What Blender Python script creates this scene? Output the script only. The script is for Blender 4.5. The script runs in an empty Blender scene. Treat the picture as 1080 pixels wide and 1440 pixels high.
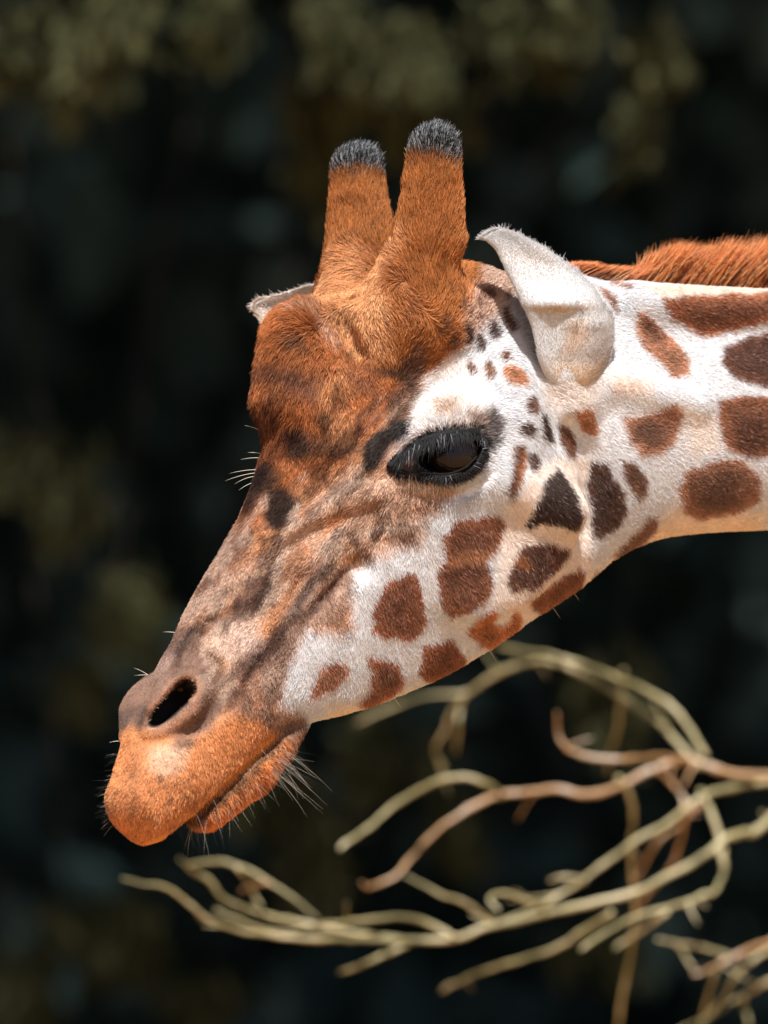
import bpy, math, time
import numpy as np
from mathutils import Vector
T0 = time.time()
rng = np.random.default_rng(7)

# ------------------------------------------------------------------ camera, sky, sun, exposure
scene = bpy.context.scene
COL = scene.collection
S = 0.0007                    # metres per photo pixel in the plane of the head
DIST = 12.0                   # camera to head
ZC = 2.2                      # height of the head (and the camera) above the ground
cam = bpy.data.cameras.new('camera')
cam_o = bpy.data.objects.new('camera', cam)
COL.objects.link(cam_o)
cam_o.location = (0, -DIST, ZC)
cam_o.rotation_euler = (math.radians(90), 0, 0)
cam.sensor_fit = 'VERTICAL'
cam.sensor_height = 24.0
cam.lens = 24.0 * DIST / (1440 * S)
cam.clip_start = 0.5
cam.clip_end = 2000
cam.dof.use_dof = True
cam.dof.focus_distance = DIST - 0.03
cam.dof.aperture_fstop = 3.0
scene.camera = cam_o

SUN_EL, SUN_AZ = 63.0, 176.0   # azimuth clockwise from +Y (away from the camera)
world = bpy.data.worlds.new('World')
scene.world = world
world.use_nodes = True
wn = world.node_tree.nodes
sky = wn.new('ShaderNodeTexSky')
sky.sky_type = 'NISHITA'
sky.sun_disc = False
sky.sun_elevation = math.radians(SUN_EL)
sky.sun_rotation = math.radians(SUN_AZ)
world.node_tree.links.new(sky.outputs[0], wn['Background'].inputs[0])
wn['Background'].inputs[1].default_value = 0.062
sun = bpy.data.lights.new('sun', 'SUN')
sun.energy = 5.0
sun.angle = math.radians(0.6)
sun.color = (1.0, 0.955, 0.89)
sun_o = bpy.data.objects.new('sun', sun)
COL.objects.link(sun_o)
sd = Vector((math.sin(math.radians(SUN_AZ)) * math.cos(math.radians(SUN_EL)),
             math.cos(math.radians(SUN_AZ)) * math.cos(math.radians(SUN_EL)),
             math.sin(math.radians(SUN_EL))))
sun_o.rotation_euler = sd.to_track_quat('Z', 'Y').to_euler()
sun_o.location = (6, -8, 14)
scene.view_settings.view_transform = 'Standard'
scene.view_settings.look = 'None'
scene.view_settings.gamma = 1.0
scene.view_settings.exposure = 0.88
scene.render.engine = 'CYCLES'
scene.cycles.use_adaptive_sampling = False
scene.cycles.max_bounces = 8
scene.cycles.diffuse_bounces = 4
scene.cycles.use_denoising = True
scene.cycles.denoising_prefilter = 'ACCURATE'
scene.cycles.sample_clamp_direct = 8.0
scene.cycles.sample_clamp_indirect = 2.5
scene.cycles_curves.shape = 'RIBBONS'
scene.cycles_curves.subdivisions = 2

# ------------------------------------------------------------------ helpers
def link(o, parent=None, label=None, cat=None, group=None, kind=None):
    COL.objects.link(o)
    if parent is not None:
        o.parent = parent
        o.matrix_parent_inverse = parent.matrix_world.inverted()
    for k, v in (('label', label), ('category', cat), ('group', group), ('kind', kind)):
        if v:
            o[k] = v
    return o

def mesh_obj(name, v, f, mat, parent=None, smooth=True, cols=None, **kw):
    v = np.asarray(v, dtype=np.float32)
    me = bpy.data.meshes.new(name)
    if isinstance(f, np.ndarray):
        n, k = f.shape
        me.vertices.add(len(v)); me.vertices.foreach_set('co', v.ravel())
        me.loops.add(n * k); me.loops.foreach_set('vertex_index', f.ravel().astype(np.int32))
        me.polygons.add(n); me.polygons.foreach_set('loop_start', np.arange(0, n * k, k, dtype=np.int32))
        me.update(calc_edges=True); me.validate()
    else:
        me.from_pydata(v.tolist(), [], f)
    if smooth:
        me.polygons.foreach_set('use_smooth', np.ones(len(me.polygons), dtype=bool))
    if cols is not None:
        a = me.attributes.new('col', 'FLOAT_COLOR', 'POINT')
        c = np.ones((len(v), 4), dtype=np.float32); c[:, :3] = cols
        a.data.foreach_set('color', c.ravel())
    me.materials.append(mat)
    o = bpy.data.objects.new(name, me)
    return link(o, parent, **kw)

def curves_obj(name, pts, rad, cols, mat, parent=None, **kw):
    """pts (N,K,3) strands, rad (N,K) or (K,), cols (N,3)"""
    n, k, _ = pts.shape
    hc = bpy.data.hair_curves.new(name)
    hc.add_curves([k] * n)
    hc.attributes['position'].data.foreach_set('vector', np.ascontiguousarray(pts, dtype=np.float32).ravel())
    ra = hc.attributes.get('radius') or hc.attributes.new('radius', 'FLOAT', 'POINT')
    ra.data.foreach_set('value', np.ascontiguousarray(np.broadcast_to(rad, (n, k)), dtype=np.float32).ravel())
    a = hc.attributes.new('col', 'FLOAT_COLOR', 'CURVE')
    c = np.ones((n, 4), dtype=np.float32); c[:, :3] = cols
    a.data.foreach_set('color', c.ravel())
    hc.materials.append(mat)
    o = bpy.data.objects.new(name, hc)
    return link(o, parent, **kw)

def new_mat(name):
    m = bpy.data.materials.new(name)
    m.use_nodes = True
    nt = m.node_tree
    return m, nt, nt.nodes['Principled BSDF']

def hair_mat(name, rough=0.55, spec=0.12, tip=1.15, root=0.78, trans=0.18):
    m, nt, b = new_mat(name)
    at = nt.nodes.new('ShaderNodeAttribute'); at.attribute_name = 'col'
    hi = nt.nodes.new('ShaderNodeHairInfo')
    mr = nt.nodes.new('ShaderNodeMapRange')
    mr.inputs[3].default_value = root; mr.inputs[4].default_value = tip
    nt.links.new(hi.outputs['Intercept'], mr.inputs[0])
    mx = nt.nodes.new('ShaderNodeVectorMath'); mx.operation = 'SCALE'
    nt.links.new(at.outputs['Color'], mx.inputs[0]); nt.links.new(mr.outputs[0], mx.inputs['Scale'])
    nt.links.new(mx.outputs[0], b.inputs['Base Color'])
    b.inputs['Roughness'].default_value = rough
    b.inputs['Specular IOR Level'].default_value = spec
    out = nt.nodes['Material Output']
    if trans:
        tr = nt.nodes.new('ShaderNodeBsdfTranslucent')
        nt.links.new(mx.outputs[0], tr.inputs[0])
        ms = nt.nodes.new('ShaderNodeMixShader'); ms.inputs[0].default_value = trans
        nt.links.new(b.outputs[0], ms.inputs[1]); nt.links.new(tr.outputs[0], ms.inputs[2])
        nt.links.new(ms.outputs[0], out.inputs[0])
    return m

def skin_mat(name, rough=0.7, spec=0.2, scale=1.0):
    m, nt, b = new_mat(name)
    at = nt.nodes.new('ShaderNodeAttribute'); at.attribute_name = 'col'
    nz = nt.nodes.new('ShaderNodeTexNoise'); nz.inputs['Scale'].default_value = 400
    mr = nt.nodes.new('ShaderNodeMapRange')
    mr.inputs[3].default_value = 0.75 * scale; mr.inputs[4].default_value = 1.1 * scale
    nt.links.new(nz.outputs[0], mr.inputs[0])
    mx = nt.nodes.new('ShaderNodeVectorMath'); mx.operation = 'SCALE'
    nt.links.new(at.outputs['Color'], mx.inputs[0]); nt.links.new(mr.outputs[0], mx.inputs['Scale'])
    nt.links.new(mx.outputs[0], b.inputs['Base Color'])
    bp = nt.nodes.new('ShaderNodeBump'); bp.inputs['Strength'].default_value = 0.3
    bp.inputs['Distance'].default_value = 0.001
    nt.links.new(nz.outputs[0], bp.inputs['Height']); nt.links.new(bp.outputs[0], b.inputs['Normal'])
    b.inputs['Roughness'].default_value = rough
    b.inputs['Specular IOR Level'].default_value = spec
    return m

def smooth01(x):
    x = np.clip(x, 0, 1)
    return x * x * (3 - 2 * x)

_tab = rng.random((64, 64, 8)).astype(np.float32)
def noise2(x, y, scale, ch=0):
    """value noise 0..1"""
    x = np.asarray(x) / scale; y = np.asarray(y) / scale
    xi = np.floor(x).astype(int); yi = np.floor(y).astype(int)
    fx = smooth01(x - xi); fy = smooth01(y - yi)
    t = _tab[:, :, ch]
    a = t[xi % 64, yi % 64]; b = t[(xi + 1) % 64, yi % 64]
    c = t[xi % 64, (yi + 1) % 64]; d = t[(xi + 1) % 64, (yi + 1) % 64]
    return (a * (1 - fx) + b * fx) * (1 - fy) + (c * (1 - fx) + d * fx) * fy
def fbm2(x, y, scale, ch=0):
    return (noise2(x, y, scale, ch) * .55 + noise2(x, y, scale * .47, ch + 1) * .3 + noise2(x, y, scale * .22, ch + 2) * .15)

def poly_sd(px, py, poly):
    """signed distance (negative inside) of points to a polygon"""
    P = np.asarray(poly, dtype=np.float64)
    d = np.full(px.shape, 1e18); ins = np.zeros(px.shape, dtype=bool)
    n = len(P)
    for i in range(n):
        a = P[i]; b = P[(i + 1) % n]
        e = b - a
        wx = px - a[0]; wy = py - a[1]
        t = np.clip((wx * e[0] + wy * e[1]) / (e @ e + 1e-9), 0, 1)
        d = np.minimum(d, (wx - e[0] * t) ** 2 + (wy - e[1] * t) ** 2)
        if a[1] != b[1]:
            c = ((a[1] > py) != (b[1] > py)) & (px < (b[0] - a[0]) * (py - a[1]) / (b[1] - a[1]) + a[0])
            ins ^= c
    return np.where(ins, -1, 1) * np.sqrt(d)

def catmull(P, n):
    P = np.asarray(P, dtype=float)
    Q = np.vstack([2 * P[0] - P[1], P, 2 * P[-1] - P[-2]])
    m = len(P) - 1
    out = []
    for t in np.linspace(0, m, n):
        i = min(int(t), m - 1); f = t - i
        a, b, c, d = Q[i], Q[i + 1], Q[i + 2], Q[i + 3]
        out.append(.5 * (2 * b + (c - a) * f + (2 * a - 5 * b + 4 * c - d) * f * f + (3 * b - a - 3 * c + d) * f ** 3))
    return np.array(out)

def tube(path, radii, sides=10):
    """closed tube along a world-space path"""
    path = np.asarray(path, float); n = len(path)
    tan = np.gradient(path, axis=0); tan /= np.linalg.norm(tan, axis=1)[:, None] + 1e-12
    up = np.array([0.13, -0.97, 0.2]); V = []
    for i in range(n):
        a = np.cross(tan[i], up); a /= np.linalg.norm(a) + 1e-12
        b = np.cross(tan[i], a)
        for k in range(sides):
            th = 2 * math.pi * k / sides
            V.append(path[i] + radii[i] * (math.cos(th) * a + math.sin(th) * b))
    F = []
    for i in range(n - 1):
        for k in range(sides):
            k2 = (k + 1) % sides
            F.append((i * sides + k, i * sides + k2, (i + 1) * sides + k2, (i + 1) * sides + k))
    V.append(path[0]); V.append(path[-1])
    for k in range(sides):
        k2 = (k + 1) % sides
        F.append((len(V) - 2, k2, k)); F.append((len(V) - 1, (n - 1) * sides + k, (n - 1) * sides + k2))
    return np.array(V), F

# ------------------------------------------------------------------ the ground and the wood behind
def ground():
    n = 60
    xs = np.sign(np.linspace(-1, 1, n)) * np.abs(np.linspace(-1, 1, n)) ** 2.2 * 400
    X, Y = np.meshgrid(xs, xs, indexing='ij')
    Z = (fbm2(X + 900, Y + 900, 6.0) - .5) * .12
    V = np.stack([X, Y, Z - 0.02], -1).reshape(-1, 3)
    idx = np.arange(n * n).reshape(n, n)
    F = np.stack([idx[:-1, :-1], idx[1:, :-1], idx[1:, 1:], idx[:-1, 1:]], -1).reshape(-1, 4)
    m, nt, b = new_mat('dry_sand')
    nz = nt.nodes.new('ShaderNodeTexNoise'); nz.inputs['Scale'].default_value = 3; nz.inputs['Detail'].default_value = 9
    tc = nt.nodes.new('ShaderNodeTexCoord'); nt.links.new(tc.outputs['Object'], nz.inputs['Vector'])
    cr = nt.nodes.new('ShaderNodeValToRGB')
    cr.color_ramp.elements[0].position = .3; cr.color_ramp.elements[0].color = (.29, .145, .052, 1)
    cr.color_ramp.elements[1].position = .7; cr.color_ramp.elements[1].color = (.50, .285, .115, 1)
    nt.links.new(nz.outputs[0], cr.inputs[0])
    # dark leaf litter under the wood, added to cut the warm ground bounce
    sx = nt.nodes.new('ShaderNodeSeparateXYZ'); nt.links.new(tc.outputs['Object'], sx.inputs[0])
    ad = nt.nodes.new('ShaderNodeMath'); ad.operation = 'MULTIPLY_ADD'
    ad.inputs[1].default_value = 3.0
    nt.links.new(nz.outputs[0], ad.inputs[0]); nt.links.new(sx.outputs['Y'], ad.inputs[2])
    mr = nt.nodes.new('ShaderNodeMapRange'); mr.inputs[1].default_value = 4.4; mr.inputs[2].default_value = 5.4
    nt.links.new(ad.outputs[0], mr.inputs[0])
    mx = nt.nodes.new('ShaderNodeMix'); mx.data_type = 'RGBA'
    nt.links.new(mr.outputs[0], mx.inputs['Factor']); nt.links.new(cr.outputs[0], mx.inputs['A'])
    mx.inputs['B'].default_value = (.02, .026, .014, 1)
    nt.links.new(mx.outputs['Result'], b.inputs['Base Color'])
    b.inputs['Roughness'].default_value = .9
    mesh_obj('ground', V, F, m, label='dry ochre sand ground under the giraffe', kind='structure')
ground()

def at_depth(px, py, Y):
    """photo pixel -> point at depth Y behind the head plane"""
    k = (DIST + Y) / DIST
    px = np.asarray(px, float); py = np.asarray(py, float)
    return np.stack([(px - 540) * S * k, np.broadcast_to(Y, px.shape), ZC + (720 - py) * S * k], -1)

def leaf_cloud(centres, sizes, droop, aspect=2.6):
    """small pointed leaves, 2 triangles each folded along the midrib"""
    n = len(centres)
    d = rng.normal(size=(n, 3)); d[:, 2] -= droop; d /= np.linalg.norm(d, axis=1)[:, None]
    r = rng.normal(size=(n, 3)); r -= (r * d).sum(1)[:, None] * d; r /= np.linalg.norm(r, axis=1)[:, None]
    L = sizes[:, None]; Wd = L / aspect
    nn = np.cross(d, r)
    a = centres; b = centres + d * L
    c = centres + d * L * .45 + r * Wd + nn * Wd * .3; e = centres + d * L * .45 - r * Wd + nn * Wd * .3
    V = np.stack([a, c, b, e], 1).reshape(-1, 3)
    i = np.arange(n)[:, None] * 4
    F = np.concatenate([i + [0, 1, 2], i + [0, 2, 3]], 0)
    return V, F

def leaf_mat(name, c1, c2):
    m, nt, b = new_mat(name)
    g = nt.nodes.new('ShaderNodeNewGeometry')
    cr = nt.nodes.new('ShaderNodeValToRGB')
    cr.color_ramp.elements[0].color = (*c1, 1); cr.color_ramp.elements[1].color = (*c2, 1)
    nt.links.new(g.outputs['Random Per Island'], cr.inputs[0]); nt.links.new(cr.outputs[0], b.inputs['Base Color'])
    b.inputs['Roughness'].default_value = .7
    b.inputs['Specular IOR Level'].default_value = .1
    return m

def wood():
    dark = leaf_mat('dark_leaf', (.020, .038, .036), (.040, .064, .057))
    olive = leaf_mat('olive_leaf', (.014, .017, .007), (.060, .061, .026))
    # deep mass of foliage, plus unseen crowns added overhead to keep it in shade
    n1 = 52000
    x = rng.uniform(-13, 13, n1); z = rng.uniform(0.0, 8.2, n1)
    y = 8.6 + 1.6 * fbm2(x * 10 + 500, z * 10 + 500, 16, 0) + rng.uniform(0, 2.2, n1) ** 1.0
    c1 = np.stack([x, y, z], 1)
    n2 = 90000
    x2 = rng.uniform(-13, 13, n2); y2 = rng.uniform(2.8, 10.4, n2)
    z2 = 6.2 + 2.2 * rng.random(n2) + 0.8 * fbm2(x2 * 10 + 300, y2 * 10 + 300, 14, 3)
    c2 = np.stack([x2, y2, z2], 1)
    cs = np.concatenate([c1, c2]); sz = rng.uniform(.10, .24, len(cs))
    V, F = leaf_cloud(cs, sz, .5)
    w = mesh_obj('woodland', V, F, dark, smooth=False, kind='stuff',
                 label='dark shady woodland foliage far out of focus behind the giraffe', cat='woodland')
    # thicket body behind the leaves
    nx, nz_ = 120, 40
    X, Z = np.meshgrid(np.linspace(-40, 40, nx), np.linspace(-.3, 9.5, nz_), indexing='ij')
    Y = 11.6 + 1.5 * fbm2(X * 10 + 640, Z * 10 + 640, 25, 0) + 0.02 * X ** 2 * 0 - 2.2 * smooth01((Z - 6) / 3.5)
    V = np.stack([X, Y, Z], -1).reshape(-1, 3)
    idx = np.arange(nx * nz_).reshape(nx, nz_)
    F = np.stack([idx[:-1, :-1], idx[1:, :-1], idx[1:, 1:], idx[:-1, 1:]], -1).reshape(-1, 4)
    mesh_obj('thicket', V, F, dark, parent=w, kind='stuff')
    for tx in (-9.5, -6.2, 5.4, 9.8):      # trunks carrying the added overhead crowns
        p = catmull([(tx, 9.0, -.1), (tx + .2, 8.9, 2.5), (tx - .1, 8.6, 5), (tx, 8.0, 7.6)], 14)
        tv, tf = tube(p, np.linspace(.26, .12, 14), 9)
        mesh_obj('trunk', tv, tf, BARK, parent=w)
    # paler drooping boughs that reach out into the sun in front of the mass (photo px, py, spread x, spread y, leaves)
    B = [(30, 60, 50, 40, 110), (160, 35, 50, 45, 230), (100, 90, 40, 30, 80), (295, 20, 30, 40, 90), (480, 30, 40, 30, 90),
         (560, 90, 65, 45, 260), (450, 145, 30, 40, 150), (440, 245, 18, 22, 40), (590, 150, 45, 35, 70), (740, 35, 60, 40, 230), (915, 80, 25, 30, 60),
         (900, 170, 55, 50, 35), (60, 640, 60, 40, 70), (95, 715, 40, 30, 60), (160, 860, 40, 40, 110), (110, 960, 30, 30, 40),
         (440, 1180, 55, 45, 170), (370, 1110, 40, 40, 60), (110, 1300, 70, 40, 90), (185, 1335, 35, 30, 90), (35, 1400, 50, 40, 80),
         (560, 1050, 60, 30, 80), (290, 1400, 60, 30, 40), (640, 1180, 40, 40, 40), (870, 960, 40, 60, 50), (860, 1330, 50, 40, 40)]
    for (px, py, sx, sy, n) in B:
        Y0 = 5.6 + (720 - py) / 720 * -.7 + rng.uniform(-.3, .3)
        k = max(5, n // 7)
        cl = np.stack([rng.normal(px, sx * .5, k), rng.normal(py, sy * .5, k)], 1)
        wh = rng.integers(0, k, n)
        n *= 5; wh = rng.integers(0, k, n)
        q = at_depth(cl[wh, 0] + rng.normal(0, 13, n), cl[wh, 1] + rng.normal(0, 19, n), Y0)
        q[:, 1] += rng.normal(0, .12, n)
        V, F = leaf_cloud(q, rng.uniform(.02, .045, n), 2.2, 4.0)
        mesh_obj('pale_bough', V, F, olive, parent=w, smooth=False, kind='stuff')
        a = at_depth(px, py, Y0); b_ = np.array([a[0] + rng.uniform(-.6, .6), 8.7, a[2] + 1.3])
        tv, tf = tube(catmull([a, (a + b_) / 2 + (0, 0, .25), b_], 8), np.linspace(.002, .006, 8), 5)
        mesh_obj('stem', tv, tf, BARK, parent=w)

BARK, _nt, _b = new_mat('bark')
_n = _nt.nodes.new('ShaderNodeTexNoise'); _n.inputs['Scale'].default_value = 14; _n.inputs['Detail'].default_value = 6
_c = _nt.nodes.new('ShaderNodeValToRGB')
_c.color_ramp.elements[0].color = (.014, .012, .010, 1); _c.color_ramp.elements[1].color = (.05, .042, .034, 1)
_nt.links.new(_n.outputs[0], _c.inputs[0]); _nt.links.new(_c.outputs[0], _b.inputs['Base Color'])
_b.inputs['Roughness'].default_value = .85; _b.inputs['Specular IOR Level'].default_value = .1
wood()

# ------------------------------------------------------------------ giraffe: model space
# u, v: photo pixels of the animal's mid plane, w: pixels towards its near flank
KX, KZ = 0.50, 0.10
LY = math.sqrt(1 - KX * KX - KZ * KZ)
E_U = np.array([1, KX / LY, 0]); E_V = np.array([0, KZ / LY, 1.0]); E_W = np.array([KX, -LY, KZ])
U0, V0 = 500, 720
def to_world(p):
    p = np.asarray(p, float)
    o = (p[..., 0:1] - 540) * S * np.array([1, 0, 0]) + (p[..., 0:1] - U0) * S * np.array([0, KX / LY, 0])
    o = o + (V0 - p[..., 1:2]) * S * E_V + p[..., 2:3] * S * E_W
    return o + np.array([0, 0, ZC])
def dir_world(d):
    return d[..., 0:1] * E_U - d[..., 1:2] * E_V + d[..., 2:3] * E_W
def from_img(px, py, w):
    return np.array([px - w * KX, py + w * KZ, w], float)
def coat_uv(p):
    """position on the coat, same for both flanks"""
    w = np.abs(p[:, 2])
    return p[:, 0] + w * KX, p[:, 1] - w * KZ

ST = np.array([   # dorsal u v, ventral u v, half width, narrowing of the lower half, squareness
    (186, 1108, 210, 1172, 48, .00, 2.2),
    (192, 1050, 275, 1138, 56, .05, 2.2),
    (213, 985, 330, 1093, 60, .05, 2.2),
    (252, 918, 385, 1032, 64, .05, 2.2),
    (282, 850, 428, 1016, 68, .15, 2.3),
    (322, 785, 502, 998, 74, .28, 2.3),
    (364, 728, 585, 968, 82, .34, 2.3),
    (394, 672, 665, 928, 96, .36, 2.3),
    (402, 615, 745, 874, 112, .36, 2.3),
    (408, 548, 812, 830, 120, .34, 2.3),
    (448, 476, 848, 800, 122, .32, 2.3),
    (560, 432, 872, 783, 112, .25, 2.2),
    (680, 392, 902, 768, 98, .12, 2.1),
    (780, 378, 942, 756, 90, .05, 2.0),
    (880, 398, 988, 750, 92, .0, 2.0),
    (980, 408, 1060, 746, 100, .0, 2.0),
    (1090, 404, 1140, 746, 110, .0, 2.0),
    (1260, 388, 1280, 765, 122, .0, 2.0),
    (1560, 340, 1560, 820, 145, .0, 2.0),
    (1960, 230, 1920, 900, 190, .0, 2.0)], float)

NT = 500
STI = catmull(ST, NT)
def main_fields(U, V):
    """for 2D grids U,V: eta, half height, half width, narrowing, exponent"""
    sh = U.shape; U = U.ravel(); V = V.ravel()
    A = STI[:, 0:2]; D = STI[:, 2:4] - A
    Ln = np.linalg.norm(D, axis=1); nx = -D[:, 1] / Ln; ny = D[:, 0] / Ln
    out = np.zeros((5, len(U)), np.float32)
    for s in range(0, len(U), 20000):
        u = U[s:s + 20000, None]; v = V[s:s + 20000, None]
        sd_ = (u - A[:, 0]) * nx + (v - A[:, 1]) * ny      # positive = towards the muzzle side
        pos = sd_ > 0
        i = np.clip(NT - 1 - np.argmax(~pos[:, ::-1], axis=1), 0, NT - 2)   # last station it lies behind
        i = np.where(pos.all(1), 0, i)
        i = np.where(pos.any(1), np.argmax(pos, axis=1), NT - 1)
        i1 = np.clip(i, 1, NT - 1); i0 = i1 - 1
        r = np.arange(len(i1))
        a = sd_[r, i0]; b = sd_[r, i1]
        f = np.clip(-a / (b - a + 1e-9), 0, 1)
        q = STI[i0] * (1 - f[:, None]) + STI[i1] * f[:, None]
        d = q[:, 2:4] - q[:, 0:2]; H = np.linalg.norm(d, axis=1) / 2
        c = (q[:, 0:2] + q[:, 2:4]) / 2
        eta = ((u[:, 0] - c[:, 0]) * d[:, 0] + (v[:, 0] - c[:, 1]) * d[:, 1]) / (2 * H * H)
        # beyond the first / last station
        off = np.where(i == 0, -sd_[:, 0] * 0 + sd_[:, 0] * 0, 0)
        out[0, s:s + 20000] = eta; out[1, s:s + 20000] = H; out[2, s:s + 20000] = q[:, 4]
        out[3, s:s + 20000] = q[:, 5]; out[4, s:s + 20000] = q[:, 6]
    return [o.reshape(sh) for o in out]

class Field:
    def __init__(self, lo, hi, h):
        self.lo = np.array(lo, float); self.h = h
        self.n = np.ceil((np.array(hi, float) - self.lo) / h).astype(int) + 1
        self.ax = [(self.lo[i] + np.arange(self.n[i]) * h).astype(np.float32) for i in range(3)]
        self.F = np.full(self.n, 1e4, np.float32)
    def box(self, lo, hi):
        a = np.clip(np.floor((np.array(lo) - self.lo) / self.h).astype(int), 0, self.n)
        b = np.clip(np.ceil((np.array(hi) - self.lo) / self.h).astype(int) + 1, 0, self.n)
        sl = tuple(slice(a[i], b[i]) for i in range(3))
        g = [self.ax[i][sl[i]].reshape([-1 if j == i else 1 for j in range(3)]) for i in range(3)]
        return sl, g
    def blend(self, d, sl, k, sub=False):
        a = self.F[sl]
        if sub:
            d = -d
            h = np.clip(.5 - .5 * (a - d) / k, 0, 1)
            self.F[sl] = a + (d - a) * h + k * h * (1 - h)
        else:
            h = np.clip(.5 + .5 * (a - d) / k, 0, 1)
            self.F[sl] = a * (1 - h) + d * h - k * h * (1 - h)
    def capsule(self, p, q, r0, r1, k, sub=False, ws=1.0):
        """round cone from p to q; ws > 1 widens it sideways"""
        p = np.array(p, float); q = np.array(q, float)
        m = max(r0, r1) * max(1, ws) + k * 1.2 + 8
        sl, g = self.box(np.minimum(p, q) - m, np.maximum(p, q) + m)
        e = (q - p).astype(np.float32); sc = np.array([1, 1, 1 / ws], np.float32)
        e = e * sc
        x = g[0] - p[0]; y = g[1] - p[1]; z = (g[2] - p[2]) * sc[2]
        t = np.clip((x * e[0] + y * e[1] + z * e[2]) / (float(e @ e) + 1e-6), 0, 1)
        d = np.sqrt((x - e[0] * t) ** 2 + (y - e[1] * t) ** 2 + (z - e[2] * t) ** 2) - (r0 + (r1 - r0) * t)
        self.blend(d, sl, k, sub)
    def ellipsoid(self, c, r, k, sub=False, rot=0.0):
        c = np.array(c, float); r = np.array(r, float)
        m = max(r[0], r[1]); lo = c - [m + k * 1.2 + 8, m + k * 1.2 + 8, r[2] + k * 1.2 + 8]; hi = 2 * c - lo
        sl, g = self.box(lo, hi)
        x = g[0] - c[0]; y = g[1] - c[1]; z = g[2] - c[2]
        cs, sn = math.cos(rot), math.sin(rot)
        X = (x * cs + y * sn) / r[0]; Y = (-x * sn + y * cs) / r[1]; Z = z / r[2]
        k0 = np.sqrt(X * X + Y * Y + Z * Z); k1 = np.sqrt((X / r[0]) ** 2 + (Y / r[1]) ** 2 + (Z / r[2]) ** 2)
        self.blend((k0 * (k0 - 1) / (k1 + 1e-9)).astype(np.float32), sl, k, sub)
    def top(self, px, py):
        """w of the near surface at a photo position"""
        for w in np.arange(205, 0, -1.0):
            i = np.round((np.array([px - w * KX, py + w * KZ, w]) - self.lo) / self.h).astype(int)
            if (i >= 0).all() and (i < self.n).all() and self.F[tuple(i)] < 0:
                return w
        return 0.0
    def crease(self, line, r, k, lift=1.0, sub=True):
        """groove (or ridge) that follows the surface along a photo polyline, both flanks"""
        pc = catmull(line, (len(line) - 1) * 4 + 1)
        ws = np.array([self.top(*p) for p in pc])
        ws = np.convolve(np.pad(ws, 1, mode='edge'), [.25, .5, .25], 'valid')
        Q = [M(p[0], p[1], w + lift) for p, w in zip(pc, ws)]
        tp = np.sin(np.linspace(.35, math.pi - .35, len(Q)))
        for i in range(len(Q) - 1):
            self.both('capsule', Q[i], Q[i + 1], r=(r * tp[i], r * tp[i + 1]), k=k, sub=sub)
    def both(self, kind, *pts, r, k, sub=False, **kw):
        for s in (1, -1):
            P = [np.array(p) * [1, 1, s] for p in pts]
            if kind == 'capsule':
                self.capsule(P[0], P[1], r[0], r[1], k, sub, **kw)
            else:
                self.ellipsoid(P[0], r, k, sub, **kw)

def surface_nets(fld):
    F, h, lo = fld.F, fld.h, fld.lo
    ins = F < 0
    nx, ny, nz = F.shape
    cnt = np.zeros((nx - 1, ny - 1, nz - 1), np.int8)
    for dx in (0, 1):
        for dy in (0, 1):
            for dz in (0, 1):
                cnt += ins[dx:nx - 1 + dx, dy:ny - 1 + dy, dz:nz - 1 + dz]
    act = (cnt > 0) & (cnt < 8)
    ijk = np.argwhere(act)
    idx = np.full(act.shape, -1, np.int64); idx[act] = np.arange(len(ijk))
    acc = np.zeros((len(ijk), 3)); num = np.zeros(len(ijk))
    i, j, k = ijk.T
    cor = [(a, b, c) for a in (0, 1) for b in (0, 1) for c in (0, 1)]
    for A in cor:
        for ax in range(3):
            if A[ax] == 0:
                B = list(A); B[ax] = 1
                fa = F[i + A[0], j + A[1], k + A[2]]; fb = F[i + B[0], j + B[1], k + B[2]]
                m = (fa < 0) != (fb < 0)
                t = np.where(m, fa / np.where(m, fa - fb, 1), 0)
                p = np.zeros((len(ijk), 3)); p[:] = A; p[:, ax] += t
                acc += p * m[:, None]; num += m
    V = lo + (ijk + acc / num[:, None]) * h
    Q = []
    for ax in range(3):
        s0 = [slice(None)] * 3; s1 = [slice(None)] * 3
        s0[ax] = slice(0, -1); s1[ax] = slice(1, None)
        a = ins[tuple(s0)]; b = ins[tuple(s1)]
        e = np.argwhere(a != b)
        o1, o2 = [(1, 2), (2, 0), (0, 1)][ax]
        ok = (e[:, o1] > 0) & (e[:, o2] > 0) & (e[:, o1] < F.shape[o1] - 1) & (e[:, o2] < F.shape[o2] - 1)
        e = e[ok]; fl = a[tuple(e.T)]
        d1 = np.zeros(3, int); d1[o1] = 1; d2 = np.zeros(3, int); d2[o2] = 1
        q = np.stack([idx[tuple((e - d1 - d2).T)], idx[tuple((e - d2).T)], idx[tuple(e.T)], idx[tuple((e - d1).T)]], 1)
        q = np.where(fl[:, None], q, q[:, ::-1])
        Q.append(q)
    Q = np.concatenate(Q)
    Q = Q[(Q >= 0).all(1)]
    # (u, v down, w) is left-handed once v points up in the world: turn the faces outwards
    W3 = to_world(V)
    a, b, c, d = (W3[Q[:, i]] - W3.mean(0) for i in range(4))
    if (np.einsum('ij,ij->i', a, np.cross(b, c)) + np.einsum('ij,ij->i', a, np.cross(c, d))).sum() < 0:
        Q = Q[:, ::-1]
    return V, Q

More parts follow.
